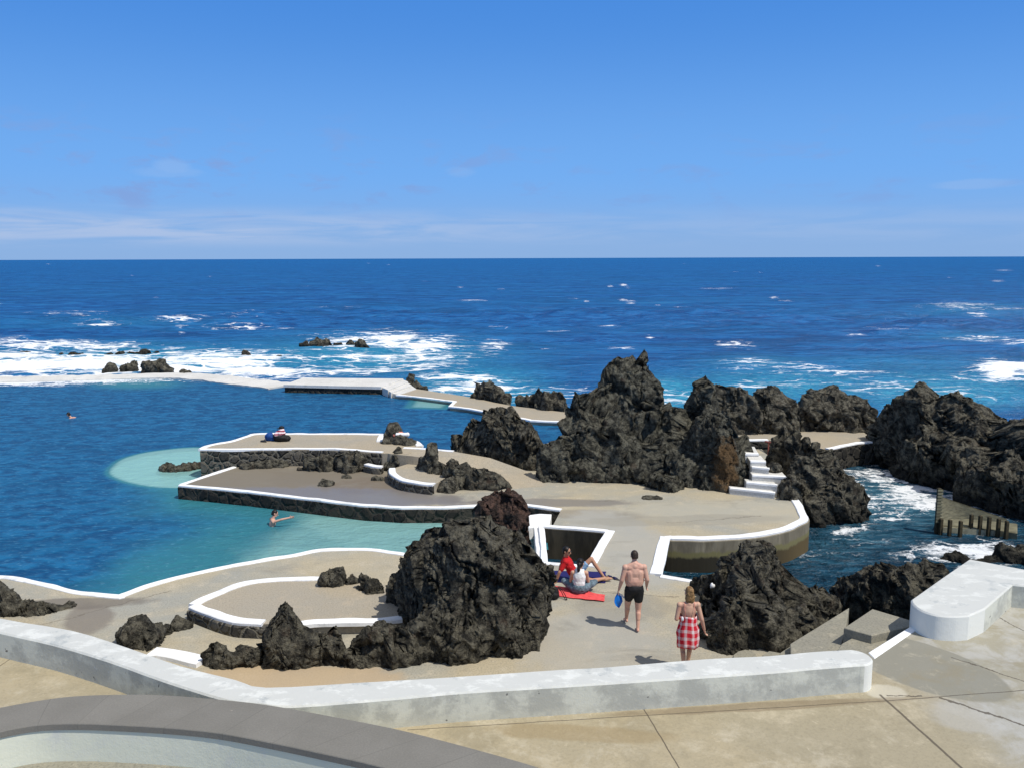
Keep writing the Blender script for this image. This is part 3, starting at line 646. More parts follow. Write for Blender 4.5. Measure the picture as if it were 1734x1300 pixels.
# ------------------------------------------------------------------ kerbs
def kerb(pts, z, label, width=.28, h=.035, m='kerb', smooth=True, cat='kerb', shift=0.0, base=.055):
    width *= .7
    p = W(pts, z); p = catmull(p, 4) if smooth else np.array(p)
    return tag(ribbon('kerb', p[:, :2], width, z + h, z - base, M[m], shift=shift), label, cat)
kerb(near_edge[:-2], 0, 'long curving white kerb along the pool on the near deck', .26)
kerb([(326, 1025), (345, 1015), (369, 1005), (406, 991), (446, 983), (500, 981), (545, 980)], PZ, 'white kerb along the far side of the raised front platform', .3)
kerb([(328, 1026), (354, 1036), (400, 1051), (446, 1055)], PZ, 'white kerb on the near side of the raised platform, left of the pointed rock', .34)
kerb([(510, 1057), (540, 1053), (573, 1052), (635, 1051), (680, 1046)], PZ, 'white kerb on the near side of the raised platform, behind the low lava ridge', .3)
kerb([(258, 1103), (290, 1107), (343, 1119)], .06, 'short thick white kerb beside the round dark rock, against the parapet', .5, base=.1)
kerb([(305, 821), (420, 832), (521, 844), (621, 855.5), (681, 859), (751, 859), (815, 856), (890, 854.5), (950, 863)], 0, 'straight white kerb along the front of the wet middle deck', .26, smooth=False)
kerb([(397, 791), (350, 806), (306, 821)], 0, 'white kerb at the left end of the wet middle deck', .24)
kerb(up_out, UZ, 'white kerb around the seaward side of the upper deck', .26)
kerb(up_front[0:1] + [(400, 761)] + up_front[1:], UZ, 'white kerb on top of the rubble stone wall of the upper deck', .22)
kerb([(648, 736), (644, 742), (643, 748)], UZ, 'short white kerb return at the left foot of the cone rock', .35)
kerb([(696, 747), (705, 750), (711, 755)], UZ, 'short white kerb at the right foot of the cone rock', .4)
kerb([(684, 758.5), (711, 760), (768, 764)], UZ, 'white kerb at the top of the sloping deck by the pool', .22)
kerb([(664, 793), (666, 802), (681, 812), (705, 817), (735, 820)], .3, 'curved white kerb of the small planted platform in the middle', .34)
kerb([(620, 786), (634, 789), (647, 790)], .25, 'tiny white kerb between two round rocks below the upper deck', .3)
kerb([(915, 889), (935, 891), (985, 895), (1029, 899)], 0, 'white kerb along the far edge of the left pit', .24, smooth=False)
kerb([(1034, 899), (1016, 929), (998, 960)], 0, 'slanting white kerb between the left pit and the causeway', .36, smooth=False)
kerb([(918, 953), (946, 956), (990, 960)], 0, 'white kerb along the near edge of the left pit behind the blue towel', .22, smooth=False)
kerb([(916, 892), (919, 920), (921, 951)], 0, 'narrow white kerb at the left side of the left pit beside the boulder', .2, smooth=False)
kerb([(1126, 909), (1118, 941), (1110, 973)], 0, 'wide white kerb between the causeway and the right pit', .42, smooth=False)
kerb([(1119, 976), (1145, 980), (1180, 986)], 0, 'white kerb along the near edge of the right pit', .22, smooth=False)
kerb([(1131, 908)] + right_kerb[1:], 0, 'curving white kerb on top of the stained channel wall', .34)
kerb([(1255, 745), (1300, 744.5)], 0, 'short white kerb of the back deck behind the stairs', .3, smooth=False)
kerb([(1400, 760), (1420, 756), (1445, 751), (1475, 748)], 0, 'white kerb of the back deck above the channel', .3)

def lowwall(pts, ztop, zbot, m, label, width=.25, smooth=True, shift=0.0):
    p = W(pts, ztop); p = catmull(p, 4) if smooth else np.array(p)
    return tag(ribbon('retaining_wall', p[:, :2], width, ztop - .03, zbot, M[m], wob=.02, shift=shift), label, 'wall')
lowwall(mid_front[1:], 0, -3, 'seawall', 'black wet stone wall under the front kerb of the middle deck', .25, False)
lowwall(up_front, UZ, -1, 'rubble', 'dark rubble stone wall holding up the upper deck', .24)
lowwall([(328, 1027), (354, 1037), (400, 1052), (446, 1056), (510, 1058)], PZ, -1, 'rubble', 'low rubble wall on the near side of the raised platform', .33)
lowwall([(664, 793), (666, 802), (681, 812), (705, 817), (735, 820)], .3, -1, 'rubble', 'low rubble wall under the curved kerb of the small platform', .34)
lowwall([(620, 786), (634, 789), (647, 790)], .25, -.5, 'rubble', 'stub of rubble wall between two round rocks', .29)
lowwall([(1131, 908)] + right_kerb[1:], 0, -3, 'channelwall', 'curved stained concrete wall rising from the natural channel', .31)
lowwall([(915, 889), (935, 891), (985, 895), (1029, 899)], 0, -3, 'pitwall', 'dark damp wall at the back of the left pit', .22, False)
lowwall([(1390, 762), (1420, 756), (1445, 751), (1480, 748)], 0, -3, 'seawall', 'dark stone wall under the back deck at the head of the channel', .27)
lowwall([(1250, 746), (1310, 745)], 0, -3, 'seawall', 'dark stone wall of the back deck behind the stairs', .27, False)

lowwall([(913, 890), (916, 920), (918, 951)], 0, -3, 'kerb', 'white painted side wall of the left pit beside the boulder', .3, False)
# painted landing at the pool end of the pit
tag(prism('white_landing', W([(890, 872), (914, 869), (934, 870), (930, 889), (912, 891), (895, 893)], -.1), -.1, -2, M['kerb']), 'white painted landing beside the reddish rock at the pool end', 'landing')

# ------------------------------------------------------------------ far walkway, slab and its steps
slab = W([(480, 651), (513, 639.5), (683, 641), (659, 650), (645, 654.5)], .05)
t_ = empty('concrete_slab', (0, 0, 0)); tag(t_, 'pale raised concrete slab on a black stone base between pool and sea', 'slab')
prism('slab_top', slab, .05, -.12, M['farstep'], t_); prism('stone_base', offset(np.array(slab)[::-1], .05, True), -.125, -3, M['seawall'], t_)
for i, (za, q) in enumerate(((-.02, [(645, 655), (680, 641.5), (691, 646), (657, 660)]), (-.11, [(655, 660), (689, 646.5), (697, 652), (662, 664)]), (-.2, [(660, 664.5), (696, 652), (705, 658), (674, 668)]))):
    prism('step', W(q, za), za, -2, M['farstep'], t_)
walk = W([(668, 669), (697, 657), (797, 672), (836, 681), (869, 687), (914, 692.5), (956, 697.5), (990, 700), (990, 716), (952, 714), (899, 712), (860, 704), (820, 696.5), (793, 691.6), (762, 688.5), (770, 680), (699, 671)], -.25)
tag(prism('walkway', walk, -.25, -3, M['platform'], ch=.004), kind='structure')
kerb([(672, 669), (699, 671), (770, 680), (763, 688), (793, 691.6), (820, 696.5), (860, 704), (899, 711.5), (955, 714)], -.25, 'white edge of the far walkway along the pool', .3, .03, smooth=False)
fw_ = W([(-500, 655), (-150, 648), (0, 643), (150, 639), (250, 636.5), (330, 637), (410, 646), (480, 654)], -.4)
tag(ribbon('sea_wall', catmull(fw_, 4)[:, :2], 2.4, -.36, -3, M['farstep'], wob=.1), 'low pale sea wall awash between the pool and the breaking waves', 'wall')

# ------------------------------------------------------------------ stairs
st = empty('stairs', (0, 0, 0)); tag(st, 'grey concrete stairs descending from the terrace gap to the path', 'stairs')
for z, q in ((.86, [(1429, 1062), (1477, 1030), (1541, 1049), (1541, 1060), (1476, 1075)]),
             (.70, [(1425, 1089), (1445, 1078), (1468, 1083), (1480, 1075), (1532, 1063), (1470, 1120), (1400, 1130)]),
             (.52, [(1338, 1089), (1438, 1028), (1431, 1070), (1425, 1090), (1440, 1140), (1340, 1140)]),
             (.36, [(1321, 1104), (1347, 1087), (1400, 1135), (1310, 1140)]),
             (.22, [(1291, 1108), (1302, 1101), (1330, 1106), (1350, 1140), (1290, 1140)]),
             (.10, [(1241, 1108), (1250, 1101.5), (1262, 1098.6), (1274, 1101), (1281, 1108), (1275, 1125), (1245, 1125)])):
    prism('step', W(q, z), z, -1.2, M['step'], st)
st2 = empty('stairs', (0, 0, 0)); tag(st2, 'short flight of white edged steps between the brown rock face and the channel rock', 'stairs')
lv = [(.2, (1236, 826), (1312, 834)), (.38, (1264, 816), (1316, 821)), (.56, (1274, 804), (1332, 807)), (.74, (1273, 790), (1302, 793)), (.9, (1271, 780.5), (1297, 781)), (1.0, (1262, 768), (1285, 768))]
for i, (z, a, b) in enumerate(lv):
    A_, B_ = P(*a, z), P(*b, z); d = np.array([0.15, 1.0]) * 1.15
    if i < len(lv) - 1: d = np.array([.1, 1.0]) * (P(*lv[i + 1][1], lv[i + 1][0])[1] - A_[1] + .25)
    s_ = prism('step', [A_[:2], B_[:2], B_[:2] + d, A_[:2] + d], z, -1 - .01 * i, M['farstep'], st2)
    e = (B_ - A_)[:2]; e = np.array([-e[1], e[0]]) / np.linalg.norm(e)
    prism('nosing', [A_[:2] - e * .012, B_[:2] - e * .012, B_[:2] + e * .14, A_[:2] + e * .14], z + .006, z - .05, M['kerb'], s_, ch=.003)

# ------------------------------------------------------------------ round coping wall in the foreground
CT = 1.6
co = catmull(W([(-260, 1290), (-120, 1230), (-40, 1205), (0, 1197), (61, 1186), (123, 1178), (200, 1175), (277, 1176), (369, 1183), (450, 1192), (542, 1208), (665, 1232), (758, 1255), (850, 1280), (911, 1298), (1000, 1330), (1080, 1365)], CT), 4)[:, :2]
ci = catmull(W([(-260, 1360), (-140, 1290), (-50, 1252), (0, 1238), (46, 1229), (89, 1225), (140, 1224.5), (185, 1226), (277, 1231), (369, 1240), (461, 1257), (542, 1274), (635, 1295), (740, 1325), (860, 1365), (950, 1400), (1000, 1425)], CT), 4)[:, :2]
t_ = empty('planter_wall', (-5.4, 11, 1.0)); tag(t_, 'curved low wall with grey stone coping in the lower left foreground', 'wall')
V = []; F = []; al = []; prof = [(0, CT - .09), (0, CT - .01), (.01, CT), (.99, CT), (1, CT - .01), (1, CT - .09)]
dist = np.r_[0, np.cumsum(np.linalg.norm(np.diff(co, axis=0), axis=1))]
for i in range(len(co)):
    for (f, h) in prof: q = co[i] * (1 - f) + ci[i] * f; V.append((q[0] + 5.4, q[1] - 11, h - 1.0)); al.append(dist[i] / .78 + f * .0)
k = len(prof)
for i in range(len(co) - 1):
    for a in range(k): b = (a + 1) % k; F.append((i * k + a, i * k + b, (i + 1) * k + b, (i + 1) * k + a))
me = mesh_py('coping', V, F); set_attr(me, 'along', al); bmx = bmesh.new(); bmx.from_mesh(me); bmesh.ops.recalc_face_normals(bmx, faces=bmx.faces); bmx.to_mesh(me); bmx.free()
link('coping', me, M['coping'], t_)
ci2 = offset(ci, .018); co2 = offset(co, -.07)
if np.linalg.norm(ci2[20] - co[20]) > np.linalg.norm(ci[20] - co[20]): ci2 = offset(ci, -.018); co2 = offset(co, .07)
wb_ = prism('wall_body', [(x + 5.4, y - 11) for x, y in list(ci2) + list(co2[::-1])], CT - .092 - 1.0, -.4, M['inner'], t_, ch=.002)
tag(prism('lower_paving', [(x, y) for x, y in list(ci2)] + [(3, 2), (-12, 2)], TZ + .06, .4, M['step'], ch=.004), kind='structure')

# ------------------------------------------------------------------ lava rocks
def lump_geo(px, fy, ty, hw, z0, e=2.4, dr=.85, lean=0.0, rng=random):
    Fp = P(px, fy, z0); dep = (Fp - CAM) @ FW; r = hw * dep / FPX
    h = Fp[:2] / np.linalg.norm(Fp[:2]); C = Fp[:2] + h * r * dr
    d = FW * FPX + RT * (px - 867) - UP * (ty - 650)
    zt = CZ + d[2] / np.linalg.norm(d[:2]) * np.linalg.norm(C); H = max(zt - z0, .06)
    Z = ICO_V[:, 2]; rho = np.maximum(1 - np.abs(Z) ** e, 0) ** .5
    L = np.maximum(np.hypot(ICO_V[:, 0], ICO_V[:, 1]), 1e-6); ux, uy = ICO_V[:, 0] / L, ICO_V[:, 1] / L
    th = np.arctan2(uy, ux); k1, k2 = rng.uniform(0, 6.28), rng.uniform(0, 6.28)
    ir = 1 + .07 * np.sin(3 * th + k1) + .05 * np.sin(5 * th + k2)
    zz = np.where(Z > 0, Z * H, Z * .9)
    rt = np.array([h[1], -h[0]])
    X = ux * rho * r * ir * 1.04 + lean * np.maximum(zz, 0); Y = uy * rho * r * dr * ir
    V = np.c_[C[0] + rt[0] * X + h[0] * Y, C[1] + rt[1] * X + h[1] * Y, z0 + zz]
    return V, r, H, dep

def cells(p):
    """index of the nearest voronoi cell and the distance to its border"""
    i = np.floor(p).astype(int); f1 = np.full(len(p), 9.0); f2 = f1.copy(); best = np.zeros((len(p), 3), int)
    for a in (-1, 0, 1):
        for b in (-1, 0, 1):
            for c in (-1, 0, 1):
                k = i + (a, b, c); m = k & 31
                d = np.sqrt(((k + JT[m[:, 0], m[:, 1], m[:, 2]] - p) ** 2).sum(1)); u = d < f1
                f2 = np.where(u, f1, np.minimum(f2, d)); best[u] = k[u]; f1 = np.where(u, d, f1)
    _, inv = np.unique(best, axis=0, return_inverse=True)
    return inv.ravel(), f2 - f1

def cut(v, nn, q, size, alpha, tilt, step, crack, rg):
    """flatten the surface of every fracture cell to its own tilted plane"""
    inv, bd = cells(q / size); n_ = inv.max() + 1; cnt = np.bincount(inv, minlength=n_)
    c = np.stack([np.bincount(inv, v[:, k], n_) / cnt for k in range(3)], 1)
    g = np.stack([np.bincount(inv, nn[:, k], n_) / cnt for k in range(3)], 1) + rg.normal(size=(n_, 3)) * tilt
    g /= np.maximum(np.linalg.norm(g, axis=1, keepdims=True), 1e-6)
    d = ((v - c[inv]) * g[inv]).sum(1) * alpha - (rg.normal(size=n_) * step)[inv] + crack * np.exp(-bd / .06)
    return v - g[inv] * np.clip(d, -.38 * size, .38 * size)[:, None]

def rock(label, z0, lumps, m='rock', group=None, seed=0, amp=1.0, vox=None, name='lava_rock'):
    """rounded masses fused together, then fractured into tilted faces with cracks between them"""
    rng = random.Random(seed * 13 + len(label)); rg = np.random.RandomState(seed * 7 + 3); V = []; F = []; rsz = []; dps = []; n0 = 0
    for lp in lumps:
        e = lp[4] if len(lp) > 4 else rng.uniform(2.6, 4.2); zl = lp[5] if len(lp) > 5 else z0
        v, r, H, dep = lump_geo(*lp[:4], zl, e, rng.uniform(.8, 1.05), rng=rng)
        V.append(v); F += [[a + n0 for a in f] for f in ICO_F]; n0 += len(v); rsz.append(min(r, H)); dps.append(dep)
    D = float(np.mean(dps)); mr = float(np.median(rsz)); vox = vox or min(max(.02, D * .00135), mr / 6)
    me = remesh(mesh_py('rock', np.vstack(V), F), vox, int(np.clip(mr / vox * .45, 1, 7)))
    s = float(np.clip(mr * 1.35, .10, 1.0)); so = rng.uniform(0, 40)
    v = getv(me); nn = getn(me); A_ = np.array([1, 1, .55])
    w3 = lambda k: np.c_[fbm(v * k + so, 3), fbm(v * k + 5 + so, 3), fbm(v * k + 9 + so, 3)]
    v = v + nn * (amp * s * .20 * fbm((v + so) * A_ / s * 1.2, 3))[:, None]
    for size, al, tilt, step, crack, wp in ((1.9, .62, .42, .10, .20, .25), (.85, .72, .36, .06, .12, .16), (.42, .64, .36, .036, .07, .10), (.17, .55, .36, .014, .016, .05)):
        if size * s < 3 * vox: break
        setv(me, v); nn = getn(me)
        q = (v + so + wp * s * w3(1.6 / (s * size * 2)) + nn * .35 * size * s); q[:, 0] += .3 * q[:, 2]
        v = cut(v, nn, q * A_, size * s, al * min(1, amp + .15), tilt, step * s * amp, crack * s * amp, rg)
    setv(me, v); nn = getn(me)
    v = v + nn * (amp * s * (.030 * fbm((v + so) * A_ / s * 4, 4, True) + .014 * fbm((v + so) / s * 15, 3, True)))[:, None]
    setv(me, v)
    # origin at the foot
    c = v.mean(0); c[2] = z0; me.transform(Matrix.Translation(-Vector(c)))
    o = link(name, me, M[m], smooth=True); o.location = c
    return tag(o, label, 'rock', group)

ROCKS = [
 ('rounded dark lava dome at the pool edge, left end of the big rock massif', 0, [(785, 768, 737, 22), (808, 776, 710, 28), (835, 782, 688, 34), (862, 788, 688, 34), (885, 795, 704, 28), (900, 798, 722, 20), (905, 796, 748, 14)], 'rock', 1.0),
 ('tallest lava massif with a jagged pinnacle and a brown right face', 0, [(925, 815, 750, 20), (950, 817, 738, 22), (985, 816, 724, 24), (1005, 815, 716, 20), (1030, 815, 713, 24), (1048, 816, 722, 18), (1075, 817, 735, 20), (1090, 818, 747, 15), (1110, 832, 802, 13), (1128, 834, 797, 16), (1100, 826, 806, 11), (1145, 829, 812, 13),
   (973, 800, 657, 15, 5), (995, 800, 654, 18, 6), (960, 803, 702, 18, 4), (1016, 795, 640, 15, 6), (1046, 795, 603, 29, 8), (1068, 793, 600, 25, 8), (1087, 793, 587, 16, 3.2), (1103, 795, 629, 16, 7), (1096, 797, 680, 24, 5), (1055, 803, 672, 26, 5), (1093, 805, 682, 22, 4), (1125, 800, 692, 20, 4), (1150, 800, 690, 20, 4), (1138, 808, 697, 26, 4), (1030, 800, 690, 32, 5), (980, 806, 690, 26, 5), (1120, 815, 732, 28, 4), (1150, 815, 732, 26, 4), (1165, 818, 762, 22),
   (1185, 800, 633, 21, 5), (1171, 802, 657, 15, 5), (1200, 803, 643, 16, 5), (1185, 822, 702, 24, 5), (1212, 826, 692, 22, 5), (1200, 815, 682, 24, 5), (1222, 832, 712, 18, 5), (1235, 830, 724, 14, 5), (1245, 826, 754, 13, 4), (1259, 822, 777, 12), (1252, 828, 770, 12), (1259, 812, 744, 11, 4)], 'rockm', .8),
 ('dark rock with ragged top just right of the tall massif, on the back deck', 0, [(1215, 735, 644, 17), (1232, 735, 649, 15), (1251, 736, 652, 13), (1262, 736, 669, 15), (1272, 737, 667, 14)], 'rockb', .9),
 ('upright grey rock in the middle of the back deck row', 0, [(1290, 735, 657, 15), (1306, 735, 652, 17), (1325, 735, 660, 17), (1341, 735, 676, 13)], 'rockb', .9),
 ('broad furrowed grey rock at the right end of the back deck row', 0, [(1364, 731, 666, 12), (1380, 730, 652, 18), (1400, 731, 650, 19), (1420, 731, 661, 17), (1440, 732, 668, 17), (1460, 733, 675, 16), (1473, 733, 688, 9)], 'rockb', .9),
 ('huge double humped black lava outcrop on the right side of the channel', -1, [(1500, 790, 682, 22, 5), (1528, 800, 662, 32, 6), (1551, 805, 645, 28, 5), (1578, 812, 668, 32, 5), (1608, 815, 657, 26, 6), (1630, 818, 653, 24, 6), (1655, 828, 682, 34, 5), (1690, 840, 698, 40), (1725, 850, 705, 44), (1780, 850, 712, 60), (1560, 820, 720, 40), (1610, 838, 740, 40), (1660, 862, 760, 40), (1705, 878, 770, 40), (1755, 890, 780, 50), (1640, 830, 700, 40), (1860, 870, 740, 80)], 'rock', .75),
 ('square shouldered dark rock standing on the far walkway', -.25, [(806, 674, 645, 9), (822, 677, 647, 13), (829, 677, 639, 4.5), (840, 680, 651, 13), (856, 683, 664, 10)], 'rock', .8),
 ('dark jagged rock cluster on the far walkway beside the massif', -.25, [(882, 685, 666, 9), (898, 689, 663, 11), (912, 691, 651.5, 7), (928, 695, 663, 11), (944, 695, 660, 11), (953, 695, 669, 7)], 'rock', .8),
 ('narrow dark rock behind the white steps of the far slab', -.8, [(694, 660, 629, 8), (706, 662, 643, 8), (717, 664, 655, 8)], 'rock', .8),
 ('blocky dark rock at the right end of the slab base, in the pool', -.6, [(641, 671, 655, 9), (651, 671, 654, 9)], 'rock', .7),
 ('steep black lava ridge between the white steps and the channel', -1, [(1322, 850, 719, 20), (1340, 855, 724, 16), (1310, 845, 740, 15), (1360, 860, 738, 14), (1375, 868, 750, 18), (1395, 875, 757, 18), (1413, 882, 770, 20), (1428, 888, 792, 18), (1446, 888, 836, 16), (1459, 886, 856, 11), (1390, 890, 790, 28), (1365, 885, 770, 26), (1348, 880, 770, 22), (1420, 892, 822, 24), (1375, 897, 832, 24), (1350, 872, 800, 18)], 'rock', .85),
 ('grey brown rock at the right foot of the white edged steps', 0, [(1328, 846, 813, 14), (1343, 848, 806, 14), (1337, 840, 800, 12)], 'rockb', .9),
 ('small rounded rock on the right side of the fourth white step', .5, [(1311, 804, 780, 12), (1305, 802, 787, 8)], 'rockb', .8),
 ('large black craggy outcrop right of the path, beside the woman in plaid', 0, [(1187, 1010, 968, 12, 5), (1195, 1050, 1000, 14), (1205, 1080, 1030, 17), (1215, 1106, 1052, 17), (1262, 1060, 911, 26, 5, -.3), (1288, 1060, 911, 25, 5, -.3), (1237, 1060, 937, 24, 5, -.3), (1310, 1065, 933, 22, 4, -.3), (1225, 1062, 958, 20, 4, -.3), (1335, 1070, 965, 26, 2.4, -.3), (1365, 1070, 983, 26, 2.4, -.3), (1393, 1062, 992, 20, 2.4, -.3), (1413, 1055, 1003, 15, 2.4, -.3), (1240, 1108, 1012, 28), (1280, 1108, 1012, 30), (1320, 1100, 1022, 28), (1360, 1085, 1022, 28), (1393, 1064, 1022, 20), (1250, 1085, 977, 32), (1300, 1085, 987, 32), (1270, 1070, 930, 34)], 'rock', .8),
 ('black lava heap behind the terrace stairs, left of the wide white wall', -.5, [(1418, 1020, 976, 14), (1440, 1030, 970, 16), (1470, 1040, 946, 22), (1495, 1045, 950, 20), (1530, 1052, 949, 24), (1560, 1052, 946, 22), (1585, 1047, 952, 18), (1450, 1032, 985, 19), (1485, 1037, 985, 24), (1520, 1050, 985, 24)], 'rock', .85),
 ('smooth dark rock peeking over the wide white wall', -1, [(1620, 957, 930, 18), (1608, 955, 939, 13), (1640, 960, 940, 13)], 'rock', .7),
 ('pale brown rounded rocks at the right edge above the wide white wall', -1, [(1693, 955, 914, 11), (1710, 958, 917, 13), (1730, 960, 920, 16), (1675, 957, 938, 12), (1656, 957, 943, 12), (1750, 965, 925, 18)], 'rockb', .6),
 ('biggest foreground boulder, black and rounded, left of the path', 0, [(812, 1118, 874, 88, 5), (766, 1095, 876, 62, 5), (858, 1103, 890, 62, 5), (890, 1090, 932, 42, 5), (728, 1060, 905, 38, 5), (795, 1127, 1010, 56), (840, 1121, 1000, 56), (748, 1122, 1000, 42), (887, 1096, 985, 42)], 'rock', .75),
 ('reddish black rock standing behind the biggest boulder at the pool end', 0, [(829, 897, 838, 18, 4), (850, 898, 826, 24, 4), (872, 898, 828, 22, 4), (886, 897, 842, 12, 4)], 'rockred', .85),
 ('low broad lava ridge at the left foot of the biggest boulder', 0, [(600, 1132, 1087, 16), (625, 1133, 1062, 24), (652, 1132, 1046, 26), (685, 1128, 1052, 26), (712, 1126, 1042, 24), (735, 1126, 1042, 26)], 'rock', .8),
 ('pointed dark rock with a conical tip in front of the raised platform', 0, [(488, 1135, 1013, 33, 1.25), (470, 1132, 1050, 26), (512, 1134, 1060, 26), (540, 1132, 1068, 22), (565, 1131, 1062, 20), (455, 1130, 1077, 16)], 'rock', .75),
 ('low pair of dark stumps left of the pointed rock', 0, [(366, 1132, 1085, 14), (389, 1133, 1101, 11), (411, 1130, 1089, 15), (428, 1130, 1091, 15)], 'rockb', .8),
 ('round dark rock beyond the white parapet on the left', 0, [(212, 1090, 1059, 14), (232, 1098, 1042, 22), (252, 1101, 1049, 20), (268, 1090, 1051, 13), (286, 1072, 1052, 9)], 'rockb', .8),
 ('little dark rock at the left corner of the raised platform', 0, [(302, 1068, 1042, 12), (318, 1066, 1049, 9)], 'rockb', .8),
 ('dark sprawling rock at the left edge of the near deck', 0, [(-12, 1040, 979, 24), (15, 1043, 998, 18), (48, 1044, 1012, 18), (72, 1043, 1019, 14), (98, 1036, 1025, 20), (124, 1030, 1026, 11)], 'rockb', .75),
 ('loose grey block sitting on the white kerb of the raised platform', PZ, [(552, 993, 963, 11, 4), (575, 992, 958, 15, 4)], 'rockb', .8),
 ('low brown stone between the loose block and the leaning rock', PZ, [(596, 989, 972, 9), (606, 987, 976, 7)], 'rockb', .8),
 ('leaning grey rock on the raised platform', PZ, [(615, 1000, 967, 9), (630, 1006, 973, 12), (642, 1006, 986, 9)], 'rockb', .8),
 ('upright split rock on the raised platform against the biggest boulder', PZ, [(668, 1022, 969, 12), (683, 1028, 959, 12), (699, 1032, 976, 13)], 'rockb', .8),
 ('round knobbly rock against the rubble wall of the upper deck', 0, [(578, 798, 766, 13), (595, 801, 759, 16), (611, 797, 765, 13)], 'rockb', .8),
 ('dark two humped rock behind the small curved kerb', 0, [(662, 797, 769, 13), (672, 798, 757, 13), (691, 790, 769, 11)], 'rockb', .8),
 ('pointed tan grey rock at the bottom of the sloping deck', .3, [(730, 800, 748, 14, 2.0), (718, 795, 776, 12), (740, 803, 779, 13)], 'rockb', .8),
 ('long sloping dark rock at the right end of the small platform', 0, [(765, 822, 776, 15), (760, 835, 809, 15), (785, 828, 783, 17), (810, 831, 794, 17), (835, 830, 796, 20), (855, 828, 806, 13)], 'rockb', .8),
 ('cone shaped rock on the upper deck with a towel on its side', UZ, [(668, 752, 713, 17, 2.0), (656, 752, 733, 11), (683, 754, 733, 14), (692, 755, 741, 12)], 'rockb', .45),
 ('flat dark stone lying in the middle of the wet deck', 0, [(548, 823, 809, 9), (560, 822, 813, 9), (553, 824, 814, 10)], 'rockb', .7),
 ('small flat stone on the wet deck near the knobbly rock', 0, [(584, 810, 802, 6), (591, 810, 803, 5)], 'rockb', .6),
 ('small pale flat stone on the wet deck by the small platform', 0, [(636, 814, 805, 7), (645, 814, 805, 6)], 'rockb', .6),
 ('tiny stone at the foot of the rubble wall', 0, [(510, 797, 789, 7)], 'rockb', .6),
 ('row of wet black rocks in the shallow water at the deck corner', -.6, [(275, 803, 787, 9), (288, 805, 783, 12), (303, 806, 786, 9), (318, 804, 783, 11), (335, 801, 779, 13), (352, 798, 781, 11)], 'rock', .8),
 ('slanted grey slab of rock leaning on the rubble wall', 0, [(420, 795, 784, 14), (440, 794, 780, 14), (460, 793, 777, 14), (478, 792, 776, 11)], 'rockb', .6),
 ('rough dark rock built into the right half of the rubble wall', 0, [(524, 797, 768, 11), (540, 798, 766, 12), (556, 798, 767, 10)], 'rock', .8),
 ('flat grey stone on the concrete in front of the massif', 0, [(1098, 846, 839, 12), (1112, 846, 840, 10)], 'rockb', .5),
 ('jagged sea rock ringed by surf, larger left one of a pair', -1.1, [(515, 590, 577, 8), (537, 592, 571, 11), (552, 590, 571, 8), (575, 590, 579, 6), (545, 594, 584, 11)], 'rock', .8),
 ('two peaked sea rock ringed by surf, right of the larger jagged one', -1.1, [(594, 591, 577, 8), (611, 594, 574, 8), (622, 594, 585, 5)], 'rock', .8),
 ('small dark sea rock in flat foam above the far slab', -1.1, [(473, 608, 601, 6)], 'rock', .7),
 ('lone round sea rock left of the large jagged one', -1.1, [(415, 606, 592.5, 8), (421, 606, 597, 6)], 'rock', .7),
 ('small dark rock on the sea wall, leftmost of the row', -.7, [(190, 628, 614, 10), (176, 629, 623, 5)], 'rock', .8),
 ('slanting dark rock on the sea wall, second in the row', -.7, [(213, 626, 614, 8), (228, 625, 608.5, 7)], 'rock', .8),
 ('biggest black rock on the sea wall with a saw tooth top', -.7, [(247, 630, 611, 8), (262, 632, 609, 11), (274, 631, 606.5, 9), (284, 633, 618, 8)], 'rock', .8),
 ('smooth dark stone alone on the sea wall, right of the saw tooth rock', -.5, [(314, 635, 625, 10)], 'rock', .6),
 ('tiny dark rock in the surf, left of a flat brownish one', -1.1, [(104, 604, 597, 6)], 'rock', .7),
 ('flat brownish rock in the surf at the left', -1.1, [(125, 604, 595, 7), (137, 604, 597, 6)], 'rock', .7),
 ('long low reef of dark rock in the surf behind the saw tooth rock', -1.1, [(182, 602, 599, 7), (205, 602, 595, 9), (228, 602, 595, 9), (246, 602, 590.5, 8), (265, 598, 594, 6)], 'rock', .8),
 ('wave washed rock far out in the left surf', -1.1, [(64, 586, 580, 9), (71, 586, 581, 8)], 'rock', .7),
 ('flat dark rock in the white water near the left edge', -1.1, [(38, 599, 594.5, 7), (47, 599, 595, 6)], 'rock', .7),
]
for i, (lab, z0, lumps, mm, am) in enumerate(ROCKS):
    rock(lab, z0, lumps, mm, seed=i + 1, amp=am)

# ------------------------------------------------------------------ people
_bm = bmesh.new(); bmesh.ops.create_icosphere(_bm, subdivisions=2, radius=1)
SPH = np.array([v.co[:] for v in _bm.verts]); SPHF = [[v.index for v in f.verts] for f in _bm.faces]; _bm.free()
A3 = lambda *a: np.array(a, float)
def unit(v): return np.asarray(v, float) / np.linalg.norm(v)

def prim_geo(pr, g=0.0):
    if pr[0] == 'e':
        c, rad = A3(*pr[1]), A3(*pr[2]) + g; R = pr[3] if len(pr) > 3 else np.eye(3)
        return c + (SPH * rad) @ np.asarray(R).T, SPHF
    _, a, ra, b, rb = pr
    pts = np.vstack([A3(*a) + SPH * (ra + g), A3(*b) + SPH * (rb + g)])
    bmx = bmesh.new()
    for p in pts: bmx.verts.new(p)
    r = bmesh.ops.convex_hull(bmx, input=bmx.verts)
    dead = [v for v in bmx.verts if not v.link_faces]; bmesh.ops.delete(bmx, geom=dead, context='VERTS')
    bmx.verts.index_update(); v = np.array([x.co[:] for x in bmx.verts]); f = [[x.index for x in fc.verts] for fc in bmx.faces]; bmx.free()
    return v, f

